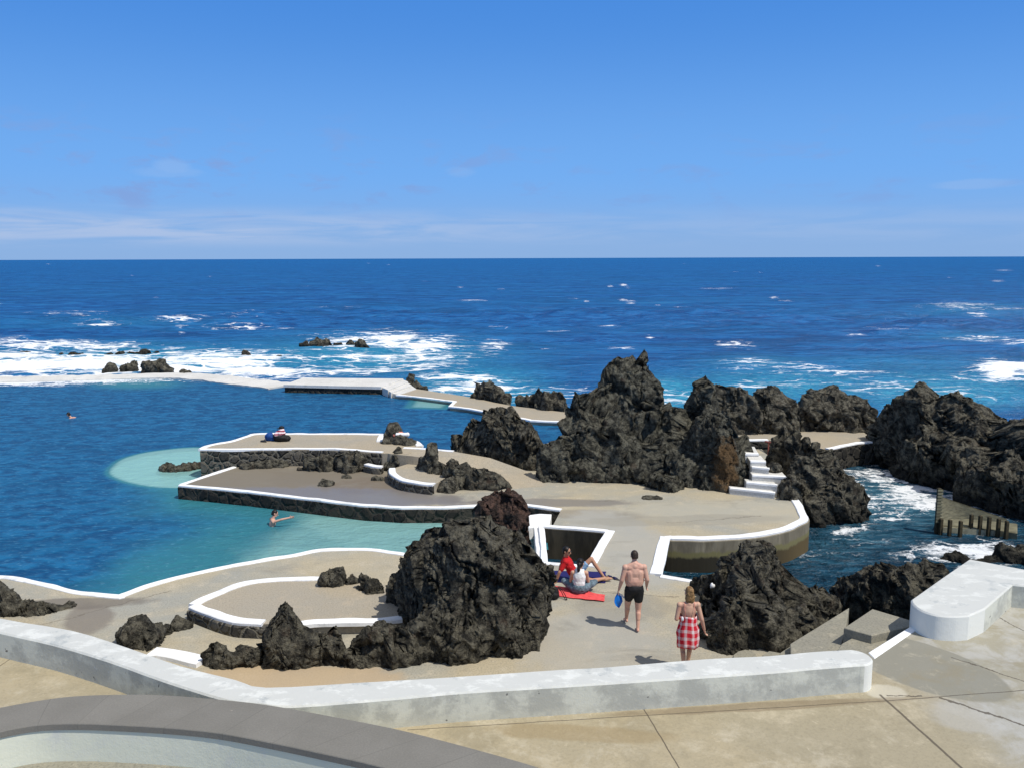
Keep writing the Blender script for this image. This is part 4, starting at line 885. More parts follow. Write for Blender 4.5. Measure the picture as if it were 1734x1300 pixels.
def blob(name, prims, vox, m, parent, g=0.0, smooth=2, clip=(), wrinkle=0.0):
    V = []; F = []; n0 = 0
    for pr in prims:
        v, f = prim_geo(pr, g); V.append(v); F += [[a + n0 for a in q] for q in f]; n0 += len(v)
    me = remesh(mesh_py(name, np.vstack(V), F), vox, smooth)
    if wrinkle:
        v = getv(me); n_ = getn(me); setv(me, v + n_ * (wrinkle * fbm(v * 11, 3))[:, None])
    if clip:
        bmx = bmesh.new(); bmx.from_mesh(me)
        for co, no in clip:
            r = bmesh.ops.bisect_plane(bmx, geom=bmx.verts[:] + bmx.edges[:] + bmx.faces[:], plane_co=co, plane_no=no, clear_outer=True)
            ed = [e for e in r['geom_cut'] if isinstance(e, bmesh.types.BMEdge)]
            bmesh.ops.holes_fill(bmx, edges=ed)
        bmx.to_mesh(me); bmx.free()
    return link(name, me, M[m], parent, smooth=True)

def frame(up, right):
    u = unit(up); r = unit(right); f = unit(np.cross(u, r)); r = np.cross(f, u); return np.c_[r, f, u]

def hand(w_, d, s, curl=.5):
    """palm, four unequal bent fingers and a thumb; d = along the hand, s = towards the thumb"""
    d = unit(d); s = unit(np.asarray(s) - d * np.dot(s, d)); nrm = np.cross(d, s); w_ = A3(*w_); out = []
    out.append(('e', w_ + d * .05, (.040, .016, .052), np.c_[s, nrm, d]))
    for k, (o, L) in enumerate(((.03, .07), (.01, .08), (-.01, .075), (-.03, .058))):
        b = w_ + d * .088 + s * o; md = unit(d + nrm * curl * .6); e = b + md * L * .55; td = unit(d + nrm * curl * 1.6); t = e + td * L * .45
        out += [('c', b, .0095, e, .009), ('c', e, .009, t, .0075)]
    b = w_ + d * .03 + s * .035; e = b + unit(d * .6 + s * .7 + nrm * .2) * .04; out += [('c', b, .012, e, .010), ('c', e, .010, e + unit(d + nrm * .4) * .03, .008)]
    return out

def human(J, k=1.0, belly=1.0, female=False):
    B = {}; tR = frame(J['chest'] - J['pel'], J['shR'] - J['shL']); hR = frame(J.get('hup', J['head'] - J['neck']), J['hright'])
    pR = frame(J.get('pup', J['chest'] - J['pel']), J['hipR'] - J['hipL'])
    B['pel'] = ('e', J['pel'], (.165 * k, .115 * k, .125), pR)
    m_ = J['pel'] * .5 + J['chest'] * .5
    B['belly'] = ('e', m_, ((.142 if female else .16) * k * belly, .105 * k * belly, .17), tR)
    B['chest'] = ('e', J['chest'], ((.148 if female else .175) * k, .11 * k, .19), tR)
    B['sho'] = ('c', J['shL'] * .82 + J['shR'] * .18, .062 * k, J['shR'] * .82 + J['shL'] * .18, .062 * k)
    B['trap'] = ('c', (J['shL'] + J['shR']) / 2 + tR[:, 2] * .02, .075 * k, J['neck'], .052 * k)
    B['neckc'] = ('c', J['neck'], .052, J['head'] - hR[:, 2] * .06, .052)
    B['head'] = ('e', J['head'] + hR[:, 2] * .02, (.075, .095, .098), hR); B['jaw'] = ('e', J['head'] + hR[:, 1] * .025 - hR[:, 2] * .055, (.056, .066, .06), hR)
    B['nose'] = ('c', J['head'] + hR[:, 1] * .092 + hR[:, 2] * .005, .012, J['head'] + hR[:, 1] * .108 - hR[:, 2] * .028, .015)
    for s in (-1, 1): B['ear%d' % s] = ('e', J['head'] + hR[:, 0] * .076 * s - hR[:, 2] * .005 - hR[:, 1] * .008, (.012, .02, .032), hR)
    for s in 'LR':
        B['thigh' + s] = ('c', J['hip' + s], .090 * k, J['knee' + s], .056 * k)
        B['shin' + s] = ('c', J['knee' + s], .053 * k, J['ank' + s], .036)
        c = J['knee' + s] * .68 + J['ank' + s] * .32; ax = J['ank' + s] - J['knee' + s]
        B['calf' + s] = ('c', c + unit(ax) * -.03 + J.get('back', A3(0, -1, 0)) * .015, .050 * k, c + unit(ax) * .08 + J.get('back', A3(0, -1, 0)) * .01, .043 * k)
        t = J['toe' + s] - J['ank' + s]; heel = J['ank' + s] - unit(A3(t[0], t[1], 0.001)) * .035 + A3(0, 0, -.035)
        B['heel' + s] = ('c', J['ank' + s], .036, heel, .032); B['foot' + s] = ('c', heel, .030, J['toe' + s] - t * .2, .032); B['toes' + s] = ('c', J['ank' + s] * .35 + J['toe' + s] * .65 , .034, J['toe' + s], .020)
        B['delt' + s] = ('e', J['sh' + s], (.060 * k,) * 3); B['uarm' + s] = ('c', J['sh' + s], .052 * k, J['el' + s], .041 * k); B['farm' + s] = ('c', J['el' + s], .042 * k, J['wr' + s], .027)
        sd = J.get('thumb' + s, A3(0, 1, 0)); hd = J.get('hd' + s, J['wr' + s] - J['el' + s])
        for i, h in enumerate(hand(J['wr' + s], hd, sd, J.get('curl' + s, .5))): B['hand%s%d' % (s, i)] = h
    return B, tR, hR, pR

def eyes(J, hR, parent):
    for s in (-1, 1):
        c = J['head'] + hR[:, 1] * .083 + hR[:, 0] * .03 * s + hR[:, 2] * .012
        me = mesh_py('eye', c + SPH * .011, SPHF); link('eye', me, M['eye'], parent, True)

def grow(B, names, g): return [(B[n][0], B[n][1], tuple(np.array(B[n][2]) + g), *B[n][3:]) if B[n][0] == 'e' else ('c', B[n][1], B[n][2] + g, B[n][3], B[n][4] + g) for n in names]
def half(pr, f): return ('c', pr[1], pr[2], A3(*pr[1]) * (1 - f) + A3(*pr[3]) * f, pr[2] * (1 - f) + pr[4] * f)
def hairprims(J, hR, extra=()):
    h = J['head']; return [('e', h + hR[:, 2] * .032 - hR[:, 1] * .012, (.083, .096, .096), hR), ('e', h - hR[:, 1] * .045 - hR[:, 2] * .01, (.078, .062, .085), hR)] + list(extra)
def sub(J, **k): J = dict(J); J.update({a: np.asarray(b, float) for a, b in k.items()}); return J

# --- man walking away
J = sub({}, pel=(0, 0, .95), chest=(0, .02, 1.30), neck=(0, .02, 1.50), head=(0, .055, 1.655), hright=(1, .05, 0), hipL=(-.095, 0, .90), hipR=(.095, 0, .90), kneeL=(-.105, .20, .50), ankL=(-.10, .33, .12), toeL=(-.12, .50, .035),
        kneeR=(.10, .03, .48), ankR=(.075, -.09, .085), toeR=(.10, .09, .028), shL=(-.20, .0, 1.42), shR=(.20, 0, 1.42), elL=(-.275, -.03, 1.15), wrL=(-.325, .04, .91), elR=(.265, -.05, 1.16), wrR=(.285, .10, .95), curlL=.9, curlR=.7, thumbL=(0, 1, 0), thumbR=(0, 1, 0))
mp_ = P(1075, 1068, 0); man = empty('person', (mp_[0] - .02, mp_[1] + .05, 0), .04); tag(man, 'man in black swim trunks walking away barefoot, holding something blue', 'person')
man.scale = (.955,) * 3
B, tR, hR, pR = human(J, 1.2, 1.13); B['lat'] = ('c', A3(-.10, -.01, 1.30), .10, A3(-.085, 0, 1.08), .11); B['lat2'] = ('c', A3(.10, -.01, 1.30), .10, A3(.085, 0, 1.08), .11); B['slope'] = ('c', A3(-.15, 0, 1.43), .06, A3(.0, 0, 1.50), .06); B['slope2'] = ('c', A3(.15, 0, 1.43), .06, A3(.0, 0, 1.50), .06)
blob('body', B.values(), .009, 'skin2', man, smooth=7)
blob('swim_trunks', [half(g_, .48) if g_[0] == 'c' else g_ for g_ in grow(B, ['thighL', 'thighR', 'pel'], .012)], .01, 'black', man, clip=[((0, 0, 1.045), (0, 0, 1))])
blob('hair', hairprims(J, hR), .009, 'hairbrown', man, clip=[(J['head'] + hR[:, 2] * -.055, -hR[:, 2]), (J['head'] + hR[:, 1] * .06 + hR[:, 2] * .02, hR[:, 1] - hR[:, 2] * .5)])
eyes(J, hR, man)
ring = [(math.cos(t) * .066, .012 + math.sin(t) * .062, 1.525 + .012 * math.sin(t)) for t in np.linspace(0, 2 * math.pi, 20, endpoint=False)]
blob('neck_cord', [('c', ring[i], .0065, ring[(i + 1) % 20], .0065) for i in range(20)], .004, 'red', man, smooth=1)

def leafmesh(name, pts, thick, m, loc, rz=0, label=None, cat=None, wr=.0, parent=None):
    """soft closed sheet from an outline (local x,z), with a wavy body"""
    p = np.array(pts); c = p.mean(0); V = []; F = []; n_ = len(p)
    for s in (-1, 1):
        for f in (1.0, .6, .25):
            for i in range(n_):
                q = c + (p[i] - c) * f; V.append((q[0], s * thick * (1 - f) + s * .003 + wr * math.sin(q[0] * 40 + q[1] * 25), q[1]))
    for s in range(2):
        o = s * 3 * n_
        for r in range(2):
            for i in range(n_):
                j = (i + 1) % n_; q = (o + r * n_ + i, o + r * n_ + j, o + (r + 1) * n_ + j, o + (r + 1) * n_ + i); F.append(q if s else q[::-1])
        q = tuple(o + 2 * n_ + i for i in range(n_)); F.append(q if s else q[::-1])
    for i in range(n_): j = (i + 1) % n_; F.append((i, j, 3 * n_ + j, 3 * n_ + i)[::-1])
    o_ = link(name, mesh_py(name, V, F), M[m], parent, True)
    if parent is None: o_.location = loc; o_.rotation_euler = (0, 0, rz)
    return tag(o_, label, cat)
hw = A3(mp_[0] - .02, mp_[1] + .05, 0) + A3(-.322, .05, .77)
bag = leafmesh('plastic_bag', [(-.02, .02), (.03, .0), (.085, -.07), (.10, -.17), (.05, -.28), (.02, -.31), (-.05, -.25), (-.085, -.17), (-.07, -.08)], .05, 'blue', hw, .25, 'bright blue bag hanging from the left hand of the walking man', 'bag', .008)
leafmesh('tag', [(.02, .02), (.10, -.03), (.15, -.10), (.12, -.11), (.07, -.06), (.0, -.02)], .012, 'white', None, parent=bag, wr=.004)

# --- woman in the plaid wrap
J = sub({}, pel=(0, 0, .89), chest=(0, .01, 1.20), neck=(0, .0, 1.38), head=(.01, .03, 1.525), hright=(1, .1, 0), hipL=(-.085, 0, .84), hipR=(.085, 0, .84), kneeL=(-.08, .06, .46), ankL=(-.06, -.06, .085), toeL=(-.07, .11, .03),
        kneeR=(.07, .12, .46), ankR=(.05, .16, .09), toeR=(.06, .33, .03), shL=(-.165, 0, 1.31), shR=(.165, 0, 1.31), elL=(-.225, -.04, 1.06), wrL=(-.12, .16, 1.03), elR=(.235, -.05, 1.05), wrR=(.30, .0, .83), curlR=.7, thumbL=(0, 0, 1), thumbR=(0, 1, 0))
wp = P(1163, 1137, 0); wom = empty('person', (wp[0], wp[1], 0), .02); tag(wom, 'woman with dark blond hair wrapped in a red and white plaid cloth, walking away', 'person')
B, tR, hR, pR = human(J, .97, .98, True); blob('body', B.values(), .009, 'skin', wom, smooth=5)
blob('hair', hairprims(J, hR, [('e', J['head'] + A3(0, -.05, -.07), (.082, .06, .10), hR), ('e', J['head'] + A3(.0, -.055, -.12), (.07, .045, .07), hR), ('e', J['head'] + A3(.045, -.03, -.09), (.045, .06, .09), hR), ('e', J['head'] + A3(-.045, -.03, -.07), (.04, .06, .08), hR)]), .009, 'hairblond', wom, wrinkle=.02, clip=[(J['head'] + hR[:, 1] * .055, hR[:, 1])])
eyes(J, hR, wom)
prof = [(1.115, .150, .122), (1.08, .160, .130), (1.0, .156, .128), (.94, .166, .135), (.86, .192, .150), (.78, .203, .156), (.68, .200, .160), (.58, .192, .165), (.52, .190, .168)]
NS = 64; V = []; F = []; uvs = []
for zi, (z, rx, ry) in enumerate(prof):
    for i in range(NS + 1):
        t = 2 * math.pi * i / NS; fd = .009 * (1.15 - z) / .6 * (math.sin(7 * t + z * 6) + .6 * math.sin(13 * t - 9 * z + 1)) + .006 * math.sin(z * 40 + 3 * t)
        V.append(((rx + fd) * math.cos(t), .0 + (ry + fd) * math.sin(t), z + .012 * math.sin(3 * t + 1))); uvs.append((i / NS, z * 1.6))
for a in range(len(prof) - 1):
    for i in range(NS): F.append((a * (NS + 1) + i, (a + 1) * (NS + 1) + i, (a + 1) * (NS + 1) + i + 1, a * (NS + 1) + i + 1)[::-1])
me = mesh_py('wrap', V, F); ul = me.uv_layers.new(name='UVMap')
for l in me.loops: ul.data[l.index].uv = uvs[l.vertex_index]
wr_ = link('plaid_wrap', me, M['plaid'], wom, True); sm = wr_.modifiers.new('s', 'SOLIDIFY'); sm.thickness = .006
link('tucked_corner', mesh_py('tucked_corner', A3(-.125, -.09, 1.08) + SPH * A3(.03, .022, .045) * (1 + .2 * np.sin(SPH[:, 2:3] * 7)), SPHF), M['white'], wom, True)
for s in (-1, 1): blob('strap', [('c', (.085 * s, -.117, 1.10), .005, (.088 * s, -.113, 1.24), .005), ('c', (.088 * s, -.113, 1.24), .005, (.092 * s, -.05, 1.372), .005)], .003, 'pink', wom, smooth=1)

# --- man sitting on the blue towel (faces +X)
sp_ = P(972, 984, 0)
J = sub({}, pel=(0, .02, .135), chest=(-.14, 0, .43), neck=(-.20, -.01, .60), head=(-.185, -.03, .745), hup=(.12, 0, 1), hright=(-.45, -1, 0), back=(0, 0, -.5), hipL=(.03, .09, .115), hipR=(.03, -.09, .115), kneeL=(.42, .14, .50), ankL=(.70, .10, .085), toeL=(.87, .07, .03),
        kneeR=(.40, -.26, .115), ankR=(.72, -.03, .075), toeR=(.90, .0, .06), shL=(-.17, .17, .53), shR=(-.21, -.17, .53), elL=(-.30, .25, .30), wrL=(-.36, .24, .06), elR=(-.36, -.24, .31), wrR=(-.45, -.22, .055), hdR=(-.9, -.3, -.2), hdL=(-.9, .3, -.2), thumbR=(.3, -1, 0), thumbL=(.3, 1, 0), curlR=.1, curlL=.1)
sm_ = empty('person', (sp_[0], sp_[1], .012)); tag(sm_, 'dark haired man in a red shirt and sunglasses sitting propped on his arm', 'person')
B, tR, hR, pR = human(J, 1.0, 1.0); blob('body', B.values(), .009, 'skin3', sm_, smooth=4)
blob('red_shirt', [('c', b_[1], b_[2], b_[3], b_[4]) if b_[0] == 'c' else b_ for b_ in [half(g_, .72) if g_[0] == 'c' and k_.startswith('uarm') else g_ for k_, g_ in zip(['chest', 'belly', 'sho', 'uarmL', 'uarmR', 'deltL', 'deltR'], grow(B, ['chest', 'belly', 'sho', 'uarmL', 'uarmR', 'deltL', 'deltR'], .014))]] + [('c', J['neck'] - A3(-.0, 0, .05), .068, J['neck'] - A3(-.0, 0, .015), .062)], .01, 'red', sm_, wrinkle=.012, clip=[((-.02, 0, .16), (.2, 0, -1))])
blob('shorts', [half(g_, .66) if g_[0] == 'c' else g_ for g_ in grow(B, ['thighL', 'thighR', 'pel'], .014)], .01, 'ltblue', sm_, wrinkle=.01)
blob('hair', hairprims(J, hR), .009, 'hairdark', sm_, clip=[(J['head'] - hR[:, 2] * .05, -hR[:, 2]), (J['head'] + hR[:, 1] * .06 + hR[:, 2] * .03, hR[:, 1] - hR[:, 2] * .5)])
hc = J['head']; gl = [('e', hc + hR[:, 1] * .092 + hR[:, 0] * .034 * s + hR[:, 2] * .012, (.030, .012, .021), hR) for s in (-1, 1)] + [('c', hc + hR[:, 1] * .085 + hR[:, 0] * .06 * s + hR[:, 2] * .014, .006, hc + hR[:, 0] * .08 * s + hR[:, 2] * .014, .005) for s in (-1, 1)] + [('c', hc + hR[:, 1] * .1 - hR[:, 0] * .03 + hR[:, 2] * .016, .006, hc + hR[:, 1] * .1 + hR[:, 0] * .03 + hR[:, 2] * .016, .006)]
blob('sunglasses', gl, .005, 'eye', sm_, smooth=1)

# --- woman sitting cross-legged on the coral towel, back to the camera
qp = P(981, 1006, 0)
J = sub({}, pel=(0, 0, .135), chest=(.0, .03, .40), neck=(0, .07, .56), head=(.02, .11, .69), hup=(0, .25, 1), hright=(1, -.35, 0), back=(0, 0, -.5), hipL=(-.09, .03, .11), hipR=(.09, .03, .11), kneeL=(-.36, .26, .20), ankL=(.06, .40, .075), toeL=(.22, .42, .05),
        kneeR=(.36, .26, .20), ankR=(-.06, .34, .10), toeR=(-.22, .40, .08), shL=(-.15, .05, .49), shR=(.15, .05, .49), elL=(-.20, .14, .25), wrL=(-.18, .33, .22), elR=(.20, .14, .25), wrR=(.18, .33, .22), thumbL=(1, 0, 0), thumbR=(-1, 0, 0), pup=(0, -.1, 1))
sw = empty('person', (qp[0], qp[1], .014), -.08); tag(sw, 'dark haired woman in a white top and jeans sitting cross-legged, back turned', 'person')
B, tR, hR, pR = human(J, .93, .95, True); blob('body', B.values(), .009, 'skin', sw)
blob('white_top', grow(B, ['chest', 'belly'], .012) + [('c', (.09 * s, .03, .46), .035, (.085 * s, .07, .545), .03) for s in (-1, 1)], .01, 'white', sw, wrinkle=.008, clip=[((0, 0, .215), (0, 0, -1))])
blob('jeans', grow(B, ['thighL', 'thighR', 'pel', 'shinL', 'shinR', 'calfL', 'calfR'], .016), .01, 'denim', sw, wrinkle=.012, clip=[((0, 0, .175), (0, -.3, 1)) if False else ((0, 0, .30), (0, 0, 1))])
blob('hair', hairprims(J, hR, [('c', J['head'] - hR[:, 1] * .09 - hR[:, 2] * .02, .045, J['head'] - hR[:, 1] * .115 - hR[:, 2] * .12, .04), ('c', J['head'] - hR[:, 1] * .115 - hR[:, 2] * .12, .04, J['head'] - hR[:, 1] * .09 - hR[:, 2] * .21 - hR[:, 0] * .03, .018)]), .009, 'hairdark', sw, wrinkle=.01, clip=[(J['head'] + hR[:, 1] * .06, hR[:, 1])])
eyes(J, hR, sw)

# --- boy standing in the pool with an arm stretched out
bp = P(457, 891, ZP)
J = sub({}, pel=(0, 0, .88), chest=(.05, .06, 1.15), neck=(.08, .08, 1.34), head=(.12, .11, 1.46), hright=(.3, -1, 0), hipL=(-.08, .03, .83), hipR=(.06, -.05, .83), kneeL=(-.08, .05, .45), ankL=(-.08, 0, .085), toeL=(.03, .12, .03),
        kneeR=(.10, -.02, .45), ankR=(.10, -.08, .085), toeR=(.22, .02, .03), shL=(-.03, .21, 1.26), shR=(.12, -.08, 1.25), elL=(-.02, .30, 1.02), wrL=(.06, .36, .80), elR=(.38, -.10, 1.34), wrR=(.60, -.06, 1.38), thumbL=(0, 0, 1), thumbR=(0, 0, 1), curlR=.5)
by = empty('person', (bp[0], bp[1] + .05, ZP - 1.10)); tag(by, 'bare chested boy standing chest deep in the pool with one arm stretched out', 'person')
B, tR, hR, pR = human(J, .88, .92); blob('body', B.values(), .010, 'skin2', by); eyes(J, hR, by)
blob('swim_trunks', [half(g_, .5) if g_[0] == 'c' else g_ for g_ in grow(B, ['thighL', 'thighR', 'pel'], .012)], .012, 'black', by, clip=[((0, 0, .95), (0, 0, 1))])
blob('hair', hairprims(J, hR), .010, 'hairdark', by, clip=[(J['head'] - hR[:, 2] * .055, -hR[:, 2]), (J['head'] + hR[:, 1] * .06 + hR[:, 2] * .03, hR[:, 1] - hR[:, 2] * .5)])

# --- far swimmer, lying in the water, head and shoulders out
fp = P(116, 707, ZP)
J = sub({}, pel=(.62, .1, -.22), chest=(.28, .05, -.06), neck=(.12, .0, .05), head=(.02, -.02, .20), hup=(-.35, 0, 1), hright=(.2, 1, 0), back=(0, 0, 1), hipL=(.66, .0, -.25), hipR=(.66, .2, -.25), kneeL=(1.05, -.05, -.38), ankL=(1.42, -.05, -.40), toeL=(1.58, -.05, -.42),
        kneeR=(1.05, .28, -.36), ankR=(1.42, .25, -.42), toeR=(1.58, .25, -.44), shL=(.14, -.17, -.02), shR=(.16, .19, -.02), elL=(-.06, -.36, -.06), wrL=(-.27, -.24, -.05), elR=(-.04, .40, -.08), wrR=(-.25, .28, -.06), thumbL=(0, 1, 0), thumbR=(0, -1, 0))
fs_ = empty('person', (fp[0], fp[1], ZP - .02), .05); tag(fs_, 'distant swimmer far out in the dark blue pool, only head and shoulders showing', 'person')
B, tR, hR, pR = human(J, 1.0, 1.0); blob('body', B.values(), .012, 'skin', fs_); eyes(J, hR, fs_)
blob('hair', hairprims(J, hR), .012, 'hairdark', fs_, clip=[(J['head'] - hR[:, 2] * .06, -hR[:, 2]), (J['head'] + hR[:, 1] * .06 + hR[:, 2] * .02, hR[:, 1] - hR[:, 2] * .5)])

# ------------------------------------------------------------------ towels, bags, shoes
def towel(corners, z, m, label, amp, fx, ang=0, nx=60, ny=24):
    q = [P(x, y, z) for x, y in corners]; V = []; F = []
    for j in range(ny + 1):
        for i in range(nx + 1):
            u, v = i / nx, j / ny
            p_ = q[0] * (1 - u) * (1 - v) + q[1] * u * (1 - v) + q[2] * u * v + q[3] * (1 - u) * v
            h = amp * (.5 + .5 * math.sin(fx * v + 2.5 * math.sin(u * 3 + 1) + u * ang)) * (.4 + .6 * math.sin(u * 2.4 + .4) ** 2)
            e = .01 * float(vn(np.array([[u * 6, v * 6, 1.5]]))[0])
            V.append((p_[0] + e * 2, p_[1] + e * 3, z + .008 + h))
    for j in range(ny):
        for i in range(nx): a = j * (nx + 1) + i; F.append((a, a + nx + 1, a + nx + 2, a + 1)[::-1])
    c = np.mean(V, 0); c[2] = z; V = [np.array(p_) - c for p_ in V]
    o_ = link('beach_towel', mesh_py('towel', V, F), M[m], None, True); o_.location = c; sd = o_.modifiers.new('s', 'SOLIDIFY'); sd.thickness = .006; sd.offset = 1
    return tag(o_, label, 'towel')
towel([(926, 986), (1025, 987), (1026, 968), (924, 967)], 0, 'navy', 'flat dark blue towel under the man in the red shirt', .008, 5, 2)
towel([(940, 1010), (1023, 1019), (1024, 1008), (935, 993)], 0, 'coral', 'crumpled coral red towel under the woman in the white top', .035, 24, 3)

gp = P(939, 1017, 0); t_ = empty('backpack', (gp[0], gp[1] + .12, 0), .15); tag(t_, 'small black backpack standing at the left end of the coral towel', 'bag')
blob('bag_body', [('e', (0, 0, .14), (.11, .085, .15)), ('e', (0, 0, .08), (.12, .095, .09)), ('e', (.0, .0, .24), (.085, .065, .06)), ('e', (0, -.07, .10), (.085, .045, .075))], .012, 'black', t_, wrinkle=.012, clip=[((0, 0, .002), (0, 0, -1))])
lp = [(.09, .02, .24), (.16, -.01, .17), (.20, -.05, .07), (.24, -.12, .015), (.27, -.12, .02), (.24, -.04, .10), (.18, .02, .2), (.1, .04, .26)]
blob('strap', [('c', lp[i], .010, lp[i + 1], .010) for i in range(len(lp) - 1)], .006, 'black', t_, smooth=1)

def sandal(px, py, rz, label):
    p_ = P(px, py, 0); t = empty('flip_flop', (p_[0], p_[1], 0), rz); tag(t, label, 'sandal', 'flip flops by the blue towel')
    ol = [(.045 * math.sin(a) * (1.0 if math.cos(a) > 0 else .8), .135 * math.cos(a)) for a in np.linspace(0, 2 * math.pi, 22, endpoint=False)]
    prism('sole', ol, .022, 0, M['grey'], t, ch=.006)
    blob('strap', [('c', (0, .06, .03), .007, (0, .05, .05), .008), ('c', (0, .05, .05), .009, (.042, -.03, .022), .011), ('c', (0, .05, .05), .009, (-.042, -.03, .022), .011)], .004, 'navy', t, smooth=1)
sandal(1033, 977, 1.1, 'dark flip flop nearer the blue towel, one of a pair'); sandal(1042, 980, .8, 'dark flip flop farther right, nearer the walking man')

# belongings on the upper deck
q_ = P(452, 747.5, UZ); t_ = empty('backpack', (q_[0] + .10, q_[1] + .2, UZ), .2); tag(t_, 'blue and black backpack lying on the upper deck', 'bag')
blob('bag_body', [('e', (.0, 0, .15), (.24, .17, .19)), ('e', (.2, 0, .15), (.2, .17, .18))], .02, 'darkblue', t_, wrinkle=.03, clip=[((.12, 0, .1), (1, 0, .35)), ((0, 0, .003), (0, 0, -1))])
blob('front_pocket', [('e', (.24, -.02, .14), (.2, .18, .17))], .02, 'black', t_, wrinkle=.02, clip=[((0, 0, .003), (0, 0, -1))])
q_ = P(474, 749, UZ); t_ = tag(blob('duffel_bag', [('e', (0, 0, .13), (.30, .19, .15)), ('e', (.2, .02, .11), (.17, .15, .12)), ('c', (-.1, -.05, .25), .02, (.15, -.05, .25), .02)], .02, 'black', None, wrinkle=.03, clip=[((0, 0, .003), (0, 0, -1))]), 'black bag under the striped cloth on the upper deck', 'bag'); t_.location = (q_[0], q_[1] + .25, UZ)
q2 = P(473, 749, UZ); t_ = tag(blob('striped_cloth', [('e', (0, 0, .0), (.20, .17, .10)), ('e', (.05, 0, .08), (.13, .12, .10)), ('e', (-.12, -.08, -.03), (.12, .1, .08))], .02, 'stripe', None, wrinkle=.04), 'pink and white striped cloth heaped on the black bag', 'cloth'); t_.location = (q2[0] - .02, q2[1] + .27, UZ + .32)
t_ = tag(blob('cap', [('e', (0, 0, 0), (.11, .11, .07)), ('e', (-.1, -.04, -.03), (.09, .07, .015))], .012, 'black', None), 'black cap on top of the striped cloth', 'cap'); t_.location = (q2[0] + .03, q2[1] + .30, UZ + .53)
q_ = P(446, 748, UZ); t_ = empty('shoe', (q_[0], q_[1], UZ), 1.2); tag(t_, 'grey shoe left of the blue and black backpack', 'shoe')
blob('upper', [('c', (0, -.08, .05), .045, (0, .1, .035), .035), ('c', (0, -.08, .05), .045, (0, -.08, .09), .04)], .012, 'grey', t_); prism('sole', [(.05 * math.sin(a), .15 * math.cos(a)) for a in np.linspace(0, 6.283, 18, endpoint=False)], .02, 0, M['black'], t_, ch=.004)

# towel and cloth on the cone rock
q_ = P(690, 741, UZ); d_ = unit(CAM - q_); base = q_ + A3(0, .30, .10)
def on_ray(px, py, y):
    d = FW * FPX + RT * (px - 867) - UP * (py - 650); return CAM + d * (y / d[1])
yy = P(668, 752, UZ)[1] + .10
a_, b_ = on_ray(672, 736, yy - .05), on_ray(690, 735.5, yy + .0)
o_ = tag(blob('rolled_towel', [('c', (0, 0, 0), .085, tuple(b_ - a_), .085)], .015, 'white', None, wrinkle=.02), 'rolled white towel resting on the side of the cone rock', 'towel'); o_.location = a_
c_ = on_ray(670, 732.5, yy + .05)
o_ = tag(blob('pink_cloth', [('e', (0, 0, 0), (.17, .12, .06)), ('e', (.16, .03, -.01), (.15, .12, .05)), ('e', (-.02, -.08, -.06), (.09, .07, .09))], .015, 'pink', None, wrinkle=.03), 'salmon pink cloth tucked behind the rolled white towel', 'cloth'); o_.location = c_

# rusty rail by the back deck
r1, r2 = P(1296, 747, .35), P(1328, 753.5, .55); t_ = empty('handrail', tuple(r1)); tag(t_, 'thin rusty red handrail on the lava ridge behind the steps', 'handrail')
e_ = r2 - r1; blob('rail', [('c', (0, 0, 0), .035, tuple(e_), .035)], .02, 'rail', t_, smooth=1)
for f in (.18, .82): blob('post', [('c', tuple(e_ * f), .03, tuple(e_ * f + A3(0, 0, -.75)), .035)], .02, 'rail', t_, smooth=1)

# weir with posts below the right outcrop
def wp_(px, py, z=ZC): return P(px, py, z)
t_ = empty('concrete_weir', tuple(wp_(1590, 900))); tag(t_, 'low algae stained concrete weir with a sloping ribbed slab under the right outcrop', 'weir'); t0 = A3(*wp_(1590, 900))
q = [wp_(1585, 897, -.9), wp_(1640, 900, -.9), wp_(1700, 908, -.9), wp_(1722, 912, -.9), wp_(1722, 896, -.9), wp_(1640, 888, -.9), wp_(1590, 888, -.9)]
prism('base', [(a - t0)[:2] for a in q], -.70 - t0[2], -3 - t0[2], M['weir'], t_, ch=.03)
ra, rb, rc, rd = P(1591, 893, -.78), P(1705, 901, -.78), P(1705, 880, -.72), P(1592, 841, -.72)
V = []; F = []; nn_ = 22
for i in range(nn_ * 2):
    f = (i // 2) / (nn_ - 1); st_ = (i % 2)
    f2 = min(1, f + st_ * .0)
    a = ra * (1 - f) + rd * f; b = rb * (1 - f) + rc * f; dz_ = .035 * (i % 2)
    V += [a + A3(0, 0, dz_) - t0, b + A3(0, 0, dz_) - t0]
for i in range(nn_ * 2 - 1): F.append((2 * i, 2 * i + 1, 2 * i + 3, 2 * i + 2))
k0 = len(V); V += [ra - t0 + A3(0, 0, -1.5), rb - t0 + A3(0, 0, -1.5), rc - t0 + A3(0, 0, -2), rd - t0 + A3(0, 0, -2)]
n2_ = nn_ * 4
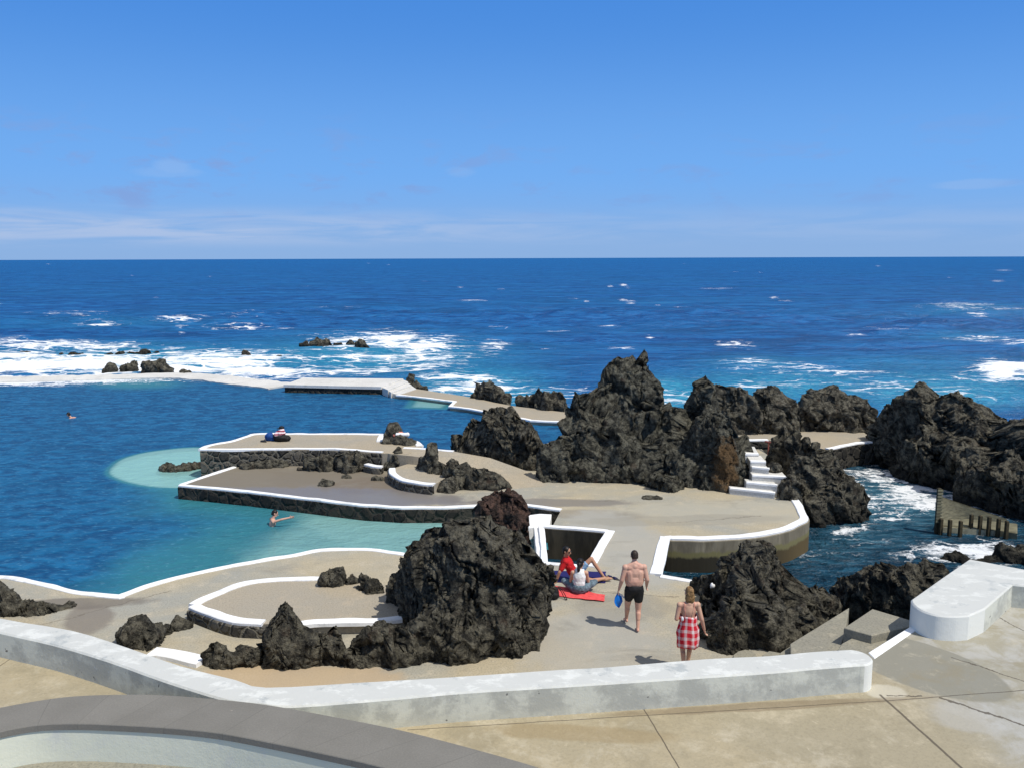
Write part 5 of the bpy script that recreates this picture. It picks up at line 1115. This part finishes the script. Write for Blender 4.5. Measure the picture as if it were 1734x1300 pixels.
F += [(0, k0, k0 + 1, 1), (1, k0 + 1, k0 + 2, n2_ - 1), (n2_ - 1, k0 + 2, k0 + 3, n2_ - 2), (n2_ - 2, k0 + 3, k0, 0)]
link('ribbed_slab', mesh_py('ribbed_slab', V, F), M['slab'], t_)
def post(px, py, top, label, w=.09):
    b = P(px, py, -.7); d = FW * FPX + RT * (px - 867) - UP * (top - 650); zt = CZ + d[2] / d[1] * b[1]
    o_ = prism('post', [(-w / 2, -w / 2), (w / 2, -w / 2), (w / 2, w / 2), (-w / 2, w / 2)], zt + 1, 0, M['wood'], None, ch=.02); o_.location = (b[0], b[1], -1); o_.rotation_euler = (0, 0, .2)
    return tag(o_, label, 'post')
for px, py, tp, lb in ((1593, 893, 877, 'short dark post nearest the tall post on the weir'), (1608, 895, 879, 'short dark post, second from the tall post on the weir'), (1626, 897, 881, 'short dark post in front of the right end of the ribbed slab'), (1644, 890, 870, 'dark post just right of the ribbed slab, before white foam'),
                       (1659, 893, 872, 'dark post between two patches of white foam on the weir'), (1674, 895, 874, 'brown post right of the last foam patch on the weir'), (1690, 897, 877, 'last brown post toward the outcrop shadow on the weir'), (1704, 900, 881, 'faint post deep in the shadow of the outcrop')):
    post(px, py, tp, lb)
b_ = P(1586, 896, -.8); t_ = empty('ladder_post', tuple(b_)); tag(t_, 'tall notched dark post standing at the left end of the weir', 'post')
d = FW * FPX + RT * (1588 - 867) - UP * (826 - 650); zt = CZ + d[2] / d[1] * b_[1] - b_[2]
prism('upright', [(-.055, -.05), (.055, -.05), (.055, .05), (-.055, .05)], zt, -1, M['wood'], t_, ch=.01)
for i in range(11): z = .25 + i * (zt - .3) / 10.5; prism('rung', [(-.08, -.09), (.08, -.09), (.08, -.048), (-.08, -.048)], z + .07, z, M['weir'], t_, ch=.008)
# crumpled white paper on the right rock
q_ = on_ray(1206, 991, P(1195, 1050, 0)[1] + .35)
o_ = tag(link('paper_cup', mesh_py('paper_cup', SPH * A3(.05, .05, .055) * (1 + .25 * np.sin(SPH[:, 0:1] * 9)), SPHF), M['white'], None, True), 'crumpled white paper cup lodged on the black outcrop by the path', 'cup'); o_.location = q_
